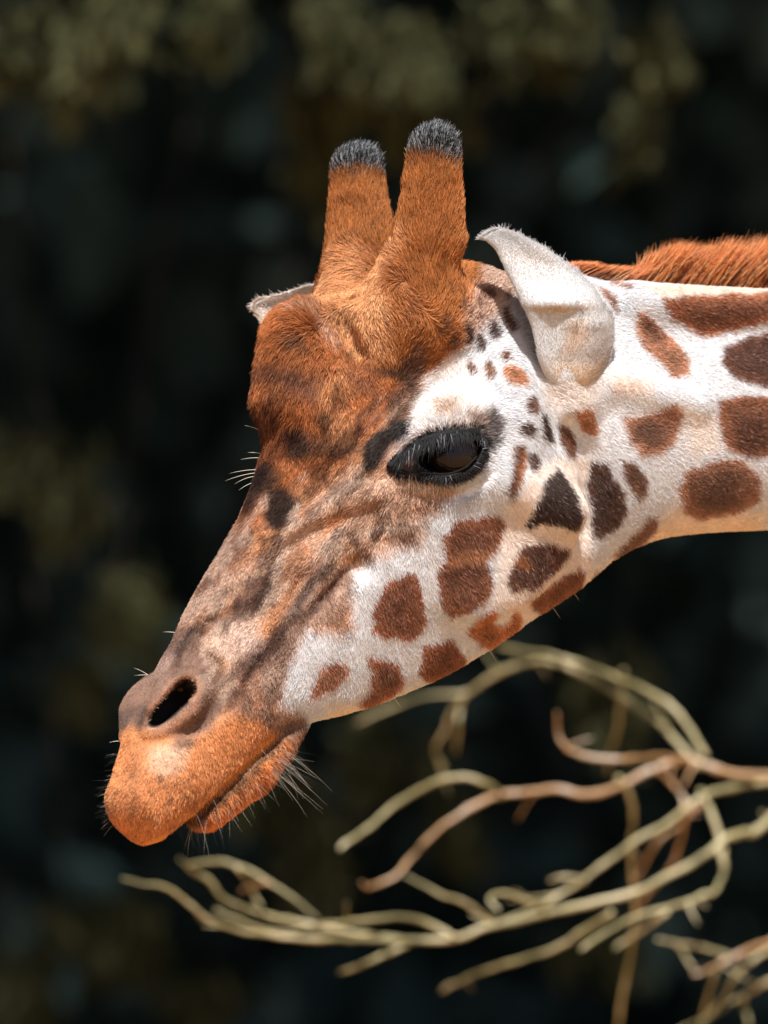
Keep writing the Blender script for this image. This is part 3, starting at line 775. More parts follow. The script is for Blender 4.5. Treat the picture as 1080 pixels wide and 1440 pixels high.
FACE = [(345, 470), (420, 470), (480, 530), (560, 560), (520, 640), (560, 700), (590, 740), (500, 790), (470, 860), (400, 930), (370, 990), (320, 990), (240, 940), (170, 1000), (240, 860), (330, 700)]
def coat(u, v, jit=0.0):
    """colour of the coat at positions (u, v)"""
    n = len(u)
    if jit:
        u = u + rng.normal(0, jit, n); v = v + rng.normal(0, jit, n)
    C = np.empty((n, 3)); C[:] = WHITE
    C *= (0.93 + 0.12 * fbm2(u, v, 60, 4))[:, None]
    wx = fbm2(u + 300, v, 22, 0) - .5; wy = fbm2(u, v + 700, 22, 3) - .5
    wf = fbm2(u, v, 7, 2) - .5
    for poly, c, soft, rag, st in PAINT:
        c = np.array(c); c = c * (1.28 if .035 < c.mean() < .32 else 1)
        P = np.asarray(poly, float); lo = P.min(0) - soft * 3 - rag; hi = P.max(0) + soft * 3 + rag
        m = np.flatnonzero((u > lo[0]) & (u < hi[0]) & (v > lo[1]) & (v < hi[1]))
        if not len(m):
            continue
        d = poly_sd(u[m] + wx[m] * rag, v[m] + wy[m] * rag, P) + wf[m] * min(rag, 6)
        a = (st * smooth01(.5 - d / (2 * soft)))[:, None]
        if soft <= 5 and np.ptp(P, axis=0).min() > 18 and .05 < c.mean() < .3:
            tone = 1.25 - .5 * smooth01(-d / 18) + (fbm2(u[m] + 40, v[m] + 90, 13, 5) - .5) * .5
            c = c * np.array((1.13, 1.0, .88)) * tone[:, None]
        C[m] = C[m] * (1 - a) + np.array(c) * a
    m = np.flatnonzero((u < 640) & (v > 420) & (v < 1040))
    if len(m):
        uu, vv = u[m], v[m]
        w = smooth01(.5 - poly_sd(uu, vv, FACE) / 40)
        al = -.55 * uu + .83 * vv; ac = .83 * uu + .55 * vv
        st = smooth01((fbm2(ac + wx[m] * 20, al * .42 + 900, 24, 3) - .50) / .14) * .74 + smooth01((fbm2(ac, al * .35 + 300, 9, 0) - .52) / .2) * .3
        pl = smooth01((fbm2(ac + 500, al * .4 + 90, 20, 4) - .54) / .14) * .5
        a = (w * st)[:, None]; C[m] = C[m] * (1 - a) + C[m] * np.array((.24, .19, .175)) * a
        a = (w * pl * (vv > 650))[:, None]; C[m] = C[m] * (1 - a) + np.array((.56, .41, .32)) * a
    far = np.flatnonzero(u > 1135)
    for s in range(0, len(far), 20000):
        f = far[s:s + 20000]
        D = np.sqrt(((np.stack([u[f], v[f]], 1)[:, None] - _sp[None]) ** 2).sum(2))
        D.partition(1, axis=1)
        e = smooth01((D[:, 1] - D[:, 0] - 16 + 12 * wx[f]) / 14) * (v[f] < 2100) * smooth01((u[f] - 1135) / 30)
        C[f] = C[f] * (1 - e[:, None]) + np.array((.20, .09, .05)) * e[:, None]
    mott = 1 + (fbm2(u, v, 16, 1) - .5) * .44 * (1 - .75 * smooth01((C.mean(1) - .35) / .3))
    return np.clip(C * mott[:, None], .004, .9)

GIRAFFE = bpy.data.objects.new('giraffe', None)
GIRAFFE.location = (1.9, 1.1, 0)
link(GIRAFFE, label='giraffe with brown patches on white lowering its head above bare branches', cat='giraffe')
bpy.context.view_layer.update()

skin = skin_mat('hide')
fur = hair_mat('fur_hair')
def combine():
    keep = BV[:, 0]
    V = np.concatenate([HV, BV]); Q = np.concatenate([HQ, BQ + len(HV)])
    u, v = coat_uv(V)
    C = coat(u, v)
    # bare dark skin inside the nostrils and the eye sockets
    C[:len(HV)] *= (.8 + .25 * smooth01((C[:len(HV)].mean(1) - .35) / .3))[:, None]
    hoof = V[:, 1] > 2985
    C[hoof] = (.05, .04, .035)
    return mesh_obj('body', to_world(V), Q.astype(np.int32), skin, GIRAFFE, cols=C)
body = combine()
print('body', round(time.time() - T0, 1))

# ------------------------------------------------------------------ fur
HWv = to_world(HV)
TRI = np.concatenate([HQ[:, [0, 1, 2]], HQ[:, [0, 2, 3]]])
a_, b_, c_ = HWv[TRI[:, 0]], HWv[TRI[:, 1]], HWv[TRI[:, 2]]
TN = np.cross(b_ - a_, c_ - a_); TA = np.linalg.norm(TN, axis=1) / 2
VN = np.zeros_like(HWv)
for k in range(3):
    np.add.at(VN, TRI[:, k], TN)
VN /= np.linalg.norm(VN, axis=1)[:, None] + 1e-12
TN = TN / (np.linalg.norm(TN, axis=1)[:, None] + 1e-12)

# the way the hair lies: photo position -> direction on the picture
FLOW = np.array([
    (200, 1100, -.35, .9), (300, 1060, .2, .95), (250, 980, -.2, .95), (200, 960, -.6, .8), (260, 860, -.5, .85), (320, 760, -.5, .85),
    (380, 700, -.45, .9), (420, 780, -.6, .8), (360, 900, -.3, .95), (350, 600, -.5, .85), (360, 520, -.75, .65), (380, 450, -.8, .3), (430, 430, -.2, -.6),
    (430, 520, -.25, .95), (470, 600, -.15, .95), (500, 560, .1, .95), (540, 480, .3, .6), (490, 450, .1, .75), (560, 420, .55, .6),
    (500, 360, -.1, -1), (500, 250, .05, -1), (480, 400, -.25, -.9), (540, 370, -.5, .5), (560, 370, -.55, -.5), (600, 300, .1, -1), (610, 220, .12, -1), (640, 330, .15, -1), (600, 400, -.35, -.8), (640, 430, .35, -.6),
    (580, 470, -.2, .6), (600, 520, -.45, .5), (540, 590, -.4, .8), (540, 640, -.6, .6), (500, 690, -.5, .75),
    (640, 540, -.1, -.8), (690, 520, .5, -.5), (680, 450, .5, -.6), (720, 440, .6, -.4), (660, 580, .1, -.8), (600, 585, -.4, -.6), (700, 600, .8, -.1),
    (620, 700, .25, .95), (560, 710, -.1, .95), (700, 660, .75, .55), (740, 700, .55, .8), (780, 700, .4, .9), (850, 700, .5, .85), (900, 700, .7, .6),
    (500, 830, .3, .9), (560, 850, .4, .9), (640, 800, .5, .85), (740, 800, .5, .8), (800, 820, .6, .75), (480, 950, .3, .9), (600, 930, .55, .8), (700, 890, .6, .75), (420, 960, .1, .95), (400, 1020, .3, .9), (360, 1100, .5, .85), (300, 1140, .2, .95),
    (800, 600, .6, .75), (880, 600, .9, .4), (950, 600, .95, .25), (1050, 600, .95, .3), (900, 450, .95, .25), (1050, 430, .98, .1), (1000, 520, .95, .3), (1000, 700, .9, .45), (1200, 500, .95, .2), (1200, 700, .95, .3),
    (760, 500, .5, .8), (730, 400, .6, -.3), (760, 370, .8, -.3)], float)
def flow(u, v):
    out = np.zeros((len(u), 2))
    for s in range(0, len(u), 40000):
        d2 = (u[s:s + 40000, None] - FLOW[:, 0]) ** 2 + (v[s:s + 40000, None] - FLOW[:, 1]) ** 2
        w = 1 / (d2 + 500) ** 1.6
        o = (w @ FLOW[:, 2:4]) / w.sum(1)[:, None]
        out[s:s + 40000] = o
    th = (fbm2(u, v, 26, 1) - .5) * 1.1 + (fbm2(u, v, 9, 4) - .5) * .8
    c, s_ = np.cos(th), np.sin(th)
    out = np.stack([out[:, 0] * c - out[:, 1] * s_, out[:, 0] * s_ + out[:, 1] * c], 1)
    return out / (np.linalg.norm(out, axis=1)[:, None] + 1e-9)

LEN = np.array([   # photo position, fur length in pixels
    (200, 1100, 7), (300, 1060, 7), (250, 980, 5), (245, 985, 2.5), (222, 1012, 3), (266, 958, 3), (260, 860, 7), (350, 700, 9), (380, 500, 22), (360, 580, 22), (430, 430, 18), (450, 560, 18), (500, 330, 19), (500, 250, 18), (600, 300, 21), (600, 400, 22), (610, 210, 15),
    (480, 470, 13), (440, 830, 6), (460, 815, 6), (560, 480, 14), (540, 590, 5), (530, 610, 6), (570, 550, 6), (580, 620, 9), (640, 550, 10), (690, 450, 9), (620, 690, 10), (500, 720, 10), (420, 790, 9), (560, 850, 8.5), (700, 700, 9), (780, 700, 9), (850, 700, 9), (760, 820, 9.5), (600, 940, 8.5), (450, 960, 9),
    (400, 1030, 11), (330, 1110, 13), (280, 1140, 13), (900, 600, 6.5), (1000, 500, 7.5), (1050, 680, 7.5), (1200, 560, 8), (830, 580, 6)], float)
def fur_len(u, v):
    out = np.zeros(len(u))
    for s in range(0, len(u), 40000):
        w = 1 / ((u[s:s + 40000, None] - LEN[:, 0]) ** 2 + (v[s:s + 40000, None] - LEN[:, 1]) ** 2 + 300) ** 1.5
        out[s:s + 40000] = (w @ LEN[:, 2]) / w.sum(1)
    return out

EYE_RIM = [(553, 655), (564, 640), (584, 622), (612, 611), (650, 605), (674, 603), (681, 625), (677, 645), (658, 664), (630, 672), (600, 669), (566, 663)]
def grow_fur(N):
    vis = 1.0 * (TN[:, 1] < .30) + .12
    cu = HV[TRI].mean(1)
    pr = TA * vis * np.where(cu[:, 0] > 1160, .12, 1.0)
    pr /= pr.sum()
    t = rng.choice(len(TRI), N, p=pr)
    r1 = np.sqrt(rng.random(N)); r2 = rng.random(N)
    bw = np.stack([1 - r1, r1 * (1 - r2), r1 * r2], 1)
    P = (HV[TRI[t]] * bw[:, :, None]).sum(1)
    Wd = (HWv[TRI[t]] * bw[:, :, None]).sum(1)
    Nn = (VN[TRI[t]] * bw[:, :, None]).sum(1); Nn /= np.linalg.norm(Nn, axis=1)[:, None]
    u, v = coat_uv(P)
    side = np.abs(P[:, 2])
    bare = ((poly_sd(u, v, EYE_RIM) < 1) & (side > 70)) | ((poly_sd(u, v, NOSTRIL) < 0) & (side > 15)) | (P[:, 0] > 1385)
    k = ~bare
    P, Wd, Nn, u, v = P[k], Wd[k], Nn[k], u[k], v[k]
    n = len(P)
    d2 = flow(u, v)
    sgn = np.sign(P[:, 2] + 1e-6)
    d = dir_world(np.stack([d2[:, 0], d2[:, 1], np.zeros(n)], 1))
    d = d - (d * Nn).sum(1)[:, None] * Nn
    d /= np.linalg.norm(d, axis=1)[:, None] + 1e-9
    rnd = rng.normal(size=(n, 3)); rnd -= (rnd * Nn).sum(1)[:, None] * Nn
    d = d + rnd * .16; d /= np.linalg.norm(d, axis=1)[:, None]
    ln = fur_len(u, v) * S * rng.uniform(.65, 1.25, n) * (.8 + .4 * fbm2(u, v, 14, 5))
    lift = np.clip(rng.normal(.42, .16, n), .10, 1.1)
    lift = lift * np.where((u < 660) & (v < 230), 1.5, 1)
    bw_ = smooth01((coat(u, v).mean(1) - .4) / .25)
    lift = lift * (1 - .38 * bw_)
    K = 4
    tt = np.linspace(0, 1, K)[None, :, None]
    bend = .55
    pts = Wd[:, None] - Nn[:, None] * .0004 + ln[:, None, None] * (d[:, None] * tt * np.cos(lift)[:, None, None]
          + Nn[:, None] * (np.sin(lift)[:, None, None] * (tt - bend * tt * tt * .75)))
    C = coat(u, v, 1.6)
    br = smooth01((C.mean(1) - .35) / .3)
    C = C * (rng.normal(1, .26, n) * (1 - br) + rng.normal(1, .07, n) * br).clip(.35, 1.8)[:, None]
    al = u * d2[:, 0] + v * d2[:, 1]; ac = -u * d2[:, 1] + v * d2[:, 0]
    stk = (noise2(ac, al * .22 + 4000, 3.2, 6) - .5) * .5 + (noise2(ac + 90, al * .22, 7.0, 7) - .5) * .5
    C = C * (1 + stk * (1 - .72 * br))[:, None]
    warm = rng.normal(0, .04, n)
    C[:, 0] *= 1 + warm; C[:, 2] *= 1 - warm
    # silvered hairs in the horn tips and pale hairs that paint glints in the dark spots
    tip = (u < 665) & (v < 245) & (C.mean(1) < .08)
    gl = tip & (rng.random(n) < .30)
    C[gl] = rng.uniform(.18, .5, (gl.sum(), 1)) * np.array([.95, 1, 1.05])
    st = (C.mean(1) < .10) & (u > 640) & (rng.random(n) < .04)
    C[st] = C[st] * 3 + .05
    C = np.clip(C, .004, .88)
    rad = np.array([.62, .56, .40, .10]) * S * .58
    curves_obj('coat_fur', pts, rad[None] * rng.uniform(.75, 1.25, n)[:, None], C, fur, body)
    print('fur', n, round(time.time() - T0, 1))
grow_fur(520000)

# near-flank surface look-up by photo position
_iu, _iv = HV[:, 0] + HV[:, 2] * KX, HV[:, 1] - HV[:, 2] * KZ
_near = VN[:, 1] < .15
def surf(px, py):
    d = (_iu - px) ** 2 + (_iv - py) ** 2 + np.where(_near, 0, 1e6) - HV[:, 2] * .4
    i = int(np.argmin(d))
    return HWv[i], VN[i], HV[i]

def nostril_fringe():
    pc = catmull(NOSTRIL + [NOSTRIL[0]], 130); pts = []
    for x, y in pc:
        x += rng.normal(0, 1.2); y += rng.normal(0, 1.2)
        w, n, _ = surf(x + (x - 243) * .10, y + (y - 986) * .10)
        d = np.array([243 - x, 0, y - 986], float); d /= np.linalg.norm(d) + 1e-6
        d = d * .55 + n * .7 + rng.normal(0, .2, 3)
        pts.append(w + rng.uniform(2, 4.5) * S * d * np.linspace(0, 1, 4)[:, None])
    curves_obj('nostril_hair', np.array(pts), np.array([.6, .5, .35, .1]) * S * .6, np.array([.34, .25, .20]) * rng.uniform(.4, 1.3, (130, 1)), fur, body)
nostril_fringe()

# horn tufts: longer upright hair
def tufts():
    for s, name in ((1, 'horn_tuft'), (-1, 'horn_tuft')):
        n = 2600
        c = np.array([556, 219, 108.0 * s])
        th = rng.uniform(0, 2 * math.pi, n); ph = np.arccos(1 - 1.55 * rng.random(n) ** 1.25)
        dl = np.stack([np.sin(ph) * np.cos(th), -np.cos(ph), np.sin(ph) * np.sin(th)], 1)
        root = to_world(c + dl * np.array([28.5, 27, 28.5]) * np.where(dl[:, 1:2] < 0, 1, np.array([1, 1.7, 1])))
        nd = dir_world(dl); nd /= np.linalg.norm(nd, axis=1)[:, None]
        up = np.array([.12, 0, 1.0])
        d = nd * .32 + up * .95 + rng.normal(0, .16, (n, 3)); d /= np.linalg.norm(d, axis=1)[:, None]
        ln = rng.uniform(6, 16, n) * S
        tt = np.linspace(0, 1, 5)[None, :, None]
        cur = np.array([.35, -.1, -.1]) + rng.normal(0, .25, (n, 3))
        pts = root[:, None] + ln[:, None, None] * (d[:, None] * tt + cur[:, None] * tt * tt * .45)
        g = rng.random(n) / (.12 + 1.15 * np.clip(np.cos(ph), 0, 1))
        col = np.where((g < .42)[:, None], rng.uniform(.14, .55, (n, 1)), rng.uniform(.010, .04, (n, 1))) * np.array([.95, 1, 1.06])
        curves_obj(name, pts, np.array([.5, .5, .42, .3, .08]) * S * .7, col, fur, body)
tufts()

# mane
def mane():
    line = catmull([(735, 384, 0), (790, 377, 0), (840, 386, 0), (880, 397, 0), (930, 404, 0), (1000, 407, 0), (1100, 403, 0), (1260, 388, 0), (1400, 366, 0)], 400)
    n = 22000
    i = rng.integers(0, 400, n); b = line[i].copy(); b[:, 0] += rng.normal(0, 2, n)
    w = rng.normal(0, 7.5, n); b[:, 2] += w; b[:, 1] += np.abs(w) * .12 + 3
    u = b[:, 0]
    L = np.interp(u, [730, 780, 840, 868, 885, 915, 960, 1040, 1080, 1200, 1400], [16, 26, 30, 28, 46, 62, 64, 76, 84, 92, 96])
    L = 1.3 * L * (.80 + .35 * fbm2(u, u * 0 + 5, 22, 2)) * rng.uniform(.72, 1.04, n)
    lean = np.interp(u, [730, 850, 880, 900, 1000, 1100, 1400], [1.6, 1.9, .75, .55, .62, .5, .5]) + rng.normal(0, .10, n) + (fbm2(u, u * 0 + 9, 14, 1) - .5) * .7
    d = np.stack([lean, -np.ones(n), w / 7.5 * .12 + rng.normal(0, .05, n)], 1)
    d /= np.linalg.norm(d, axis=1)[:, None]
    tt = np.linspace(0, 1, 6)[None, :, None]
    m = b[:, None] + L[:, None, None] * (d[:, None] * tt + np.stack([rng.normal(.12, .12, n), np.zeros(n), rng.normal(0, .08, n)], 1)[:, None] * tt ** 2)
    base = np.array([.56, .18, .045]); pale = np.array([.78, .40, .16]); dk = np.array([.13, .035, .014])
    k = rng.random((n, 1)); f = fbm2(u, u * 0 + 33, 18, 3)[:, None]
    C = np.where(k < .22, pale, np.where(k < .42 + .3 * (f - .5), dk, base)) * rng.uniform(.75, 1.25, (n, 1))
    m_ = hair_mat('mane_hair', rough=.4, spec=.5, tip=1.3, root=.6, trans=.42)
    curves_obj('mane', to_world(m), np.array([.6, .6, .55, .45, .3, .06]) * S * .75, C, m_, GIRAFFE)
mane()

# ------------------------------------------------------------------ ears
ear_skin = skin_mat('ear_hide', .7, .2)
def ear(rows, thick, colour_fn, name, fur_n, fur_len_px):
    """rows: base to tip, each a list of points (photo px, py, w) from the front rim to the back rim"""
    nr, nc = 64, 40
    R = np.array([[M(*p) for p in r] for r in rows], float)     # rows x k x 3
    k = R.shape[1]
    RR = np.stack([catmull(R[:, j], nr) for j in range(k)], 1)
    G = np.stack([catmull(RR[i], nc) for i in range(nr)], 0)      # nr x nc x 3
    gu, gv = np.meshgrid(np.arange(nr), np.arange(nc), indexing='ij')
    Wp = to_world(G)
    du = np.gradient(Wp, axis=0); dv = np.gradient(Wp, axis=1)
    Nn = np.cross(du, dv); Nn /= np.linalg.norm(Nn, axis=2)[:, :, None] + 1e-12
    if (Nn[:, :, 1].mean()) > 0:
        Nn = -Nn
    Wp = Wp + Nn * ((fbm2(G[:, :, 0] + 50, G[:, :, 1] + 80, 22, 2) - .5) * 4 * S)[:, :, None]
    edge = np.minimum.reduce([gv, nc - 1 - gv, (nr - 1 - gu) * 1.0])
    th = thick * S * (0.35 + .65 * smooth01(edge / 3.0))
    A = Wp + Nn * th[:, :, None] * .5; B = Wp - Nn * th[:, :, None] * .5
    n = nr * nc
    idx = np.arange(n).reshape(nr, nc)
    F1 = np.stack([idx[:-1, :-1], idx[1:, :-1], idx[1:, 1:], idx[:-1, 1:]], -1).reshape(-1, 4)
    F = [F1, F1[:, ::-1] + n]
    loop = np.concatenate([idx[0, :], idx[1:, -1], idx[-1, -2::-1], idx[-2:0:-1, 0]])
    l2 = np.roll(loop, -1)
    F.append(np.stack([loop, l2, l2 + n, loop + n], 1))
    F = np.concatenate(F)
    V = np.concatenate([A.reshape(-1, 3), B.reshape(-1, 3)])
    iu = (G[:, :, 0] + G[:, :, 2] * KX).ravel(); iv = (G[:, :, 1] - G[:, :, 2] * KZ).ravel()
    C = colour_fn(iu, iv)
    o = mesh_obj(name, V, F.astype(np.int32), ear_skin, GIRAFFE, cols=np.concatenate([C, C * .8]))
    # short fur on the outer face, longer on the rims
    a = rng.uniform(0, nr - 1.001, fur_n); b = rng.uniform(0, nc - 1.001, fur_n)
    nrim = fur_n // 9
    b[:nrim] = rng.choice([0.02, nc - 1.02], nrim); a[nrim:nrim + nrim // 4] = nr - 1.05
    ia, ib = a.astype(int), b.astype(int); fa, fb = (a - ia)[:, None], (b - ib)[:, None]
    bil = lambda X: (X[ia, ib] * (1 - fa) + X[ia + 1, ib] * fa) * (1 - fb) + (X[ia, ib + 1] * (1 - fa) + X[ia + 1, ib + 1] * fa) * fb
    back = rng.random(fur_n) < .2
    sg = np.where(back, -1, 1)[:, None]
    root = np.where(back[:, None], bil(B), bil(A)); nn = bil(Nn) * sg
    dd = bil(du); dd /= np.linalg.norm(dd, axis=1)[:, None] + 1e-12
    dd = dd + rng.normal(0, .2, (fur_n, 3))
    ow = np.zeros((fur_n, 3)); rim = (b < .1) | (b > nc - 1.1)
    dvn = bil(dv); dvn /= np.linalg.norm(dvn, axis=1)[:, None] + 1e-12
    ow[b < .1] = -dvn[b < .1]; ow[b > nc - 1.1] = dvn[b > nc - 1.1]
    dd = dd + ow * .9
    dd /= np.linalg.norm(dd, axis=1)[:, None]
    ln = fur_len_px * S * rng.uniform(.6, 1.3, fur_n) * np.where(rim | (a > nr - 1.2), rng.choice([1.2, 1.6, 3.4], fur_n, p=[.5, .4, .1]), 1)
    tt = np.linspace(0, 1, 4)[None, :, None]
    pts = root[:, None] + ln[:, None, None] * (dd[:, None] * tt + nn[:, None] * (tt - .6 * tt * tt) * .38)
    fu = iu.reshape(nr, nc)[ia, ib]; fv = iv.reshape(nr, nc)[ia, ib]
    Cf = np.clip(colour_fn(fu + rng.normal(0, 2, fur_n), fv + rng.normal(0, 2, fur_n)) * rng.uniform(.9, 1.1, (fur_n, 1)), .01, .86)
    curves_obj('ear_fur', pts, np.array([.55, .5, .35, .08]) * S * .46, Cf, fur, o)
    return o

def near_col(u, v):
    n = len(u); C = np.empty((n, 3)); C[:] = (.61, .61, .62)
    L = [([(745, 432), (840, 428), (838, 436), (752, 440)], (.58, .42, .32), 4, .8),
         ([(800, 455), (860, 445), (864, 500), (840, 545), (800, 520), (780, 505), (800, 480)], (.40, .345, .31), 14, .75),  # grey fold shading painted on the lower ear
         ([(800, 450), (830, 450), (820, 490), (790, 500)], (.55, .40, .30), 9, .7),
         ([(770, 512), (850, 510), (830, 560), (790, 555)], (.62, .48, .36), 10, .8),
         ([(815, 425), (860, 425), (862, 455), (820, 460)], (.62, .61, .61), 8, .7),
         ([(700, 345), (760, 350), (800, 390), (760, 400), (720, 390)], (.68, .66, .65), 16, .7)]  # upper ear painted lighter where it catches light
    for P, c, s, st in L:
        a = (st * smooth01(.5 - (poly_sd(u, v, P) + (fbm2(u, v, 12, 1) - .5) * 8) / (2 * s)))[:, None]
        C = C * (1 - a) + np.array(c) * a
    st = (fbm2(u * 3.2, v * .7, 14, 2) < .34) & (v > 425) & (v < 470) & (u > 805)
    C[st] *= .6
    return C * (.9 + .18 * fbm2(u, v, 24, 3))[:, None]
NEAR_EAR = [   # front inner, front rim, hollow of the back, belly, back rim
    [(792, 546, 84), (788, 552, 92), (802, 557, 104), (820, 557, 102), (834, 552, 90)],
    [(782, 520, 90), (768, 524, 116), (792, 528, 116), (826, 532, 128), (850, 524, 98)],
    [(776, 490, 94), (757, 492, 130), (784, 492, 124), (832, 494, 144), (862, 488, 102)],
    [(768, 458, 98), (750, 460, 136), (780, 460, 132), (832, 462, 152), (864, 458, 106)],
    [(760, 438, 100), (743, 438, 140), (780, 439, 142), (828, 440, 154), (860, 438, 108)],
    [(756, 427, 100), (737, 426, 142), (778, 428, 154), (824, 427, 156), (853, 428, 110)],
    [(748, 414, 104), (731, 413, 140), (774, 414, 146), (816, 414, 148), (844, 414, 112)],
    [(734, 394, 108), (720, 392, 138), (764, 394, 132), (806, 398, 134), (834, 400, 112)],
    [(722, 370, 116), (708, 368, 138), (746, 368, 126), (786, 374, 124), (812, 380, 112)],
    [(708, 348, 124), (698, 348, 138), (724, 344, 130), (756, 348, 126), (778, 356, 116)],
    [(692, 334, 132), (686, 338, 139), (700, 330, 135), (718, 327, 132), (736, 332, 126)],
    [(681, 333, 136), (679, 335, 138), (684, 329, 137), (692, 323, 136), (702, 321, 134)]]
NEAR_EAR = [[(x, y, 95 + (w - 95) * .72) for x, y, w in r] for r in NEAR_EAR]
ear(NEAR_EAR, 4.0, near_col, 'ear', 60000, 2.8)
def far_col(u, v):
    n = len(u); C = np.empty((n, 3)); C[:] = (.74, .66, .60)
    e = smooth01((u - 400) / 60)[:, None]
    return C * (1 - e * .25)
FAR_EAR = [
    [(600, 448, -95), (604, 470, -120), (600, 500, -130), (596, 520, -110)],
    [(540, 412, -118), (545, 440, -150), (545, 480, -155), (545, 515, -125)],
    [(480, 396, -140), (480, 425, -170), (478, 465, -172), (476, 500, -145)],
    [(436, 397, -158), (434, 420, -178), (430, 455, -180), (428, 488, -160)],
    [(398, 408, -172), (396, 424, -184), (394, 448, -186), (390, 472, -172)],
    [(368, 416, -182), (366, 427, -188), (368, 444, -188), (370, 456, -182)],
    [(356, 422, -186), (354, 429, -189), (358, 438, -189), (364, 446, -186)]]
ear(FAR_EAR, 5, far_col, 'ear', 9000, 3.2)

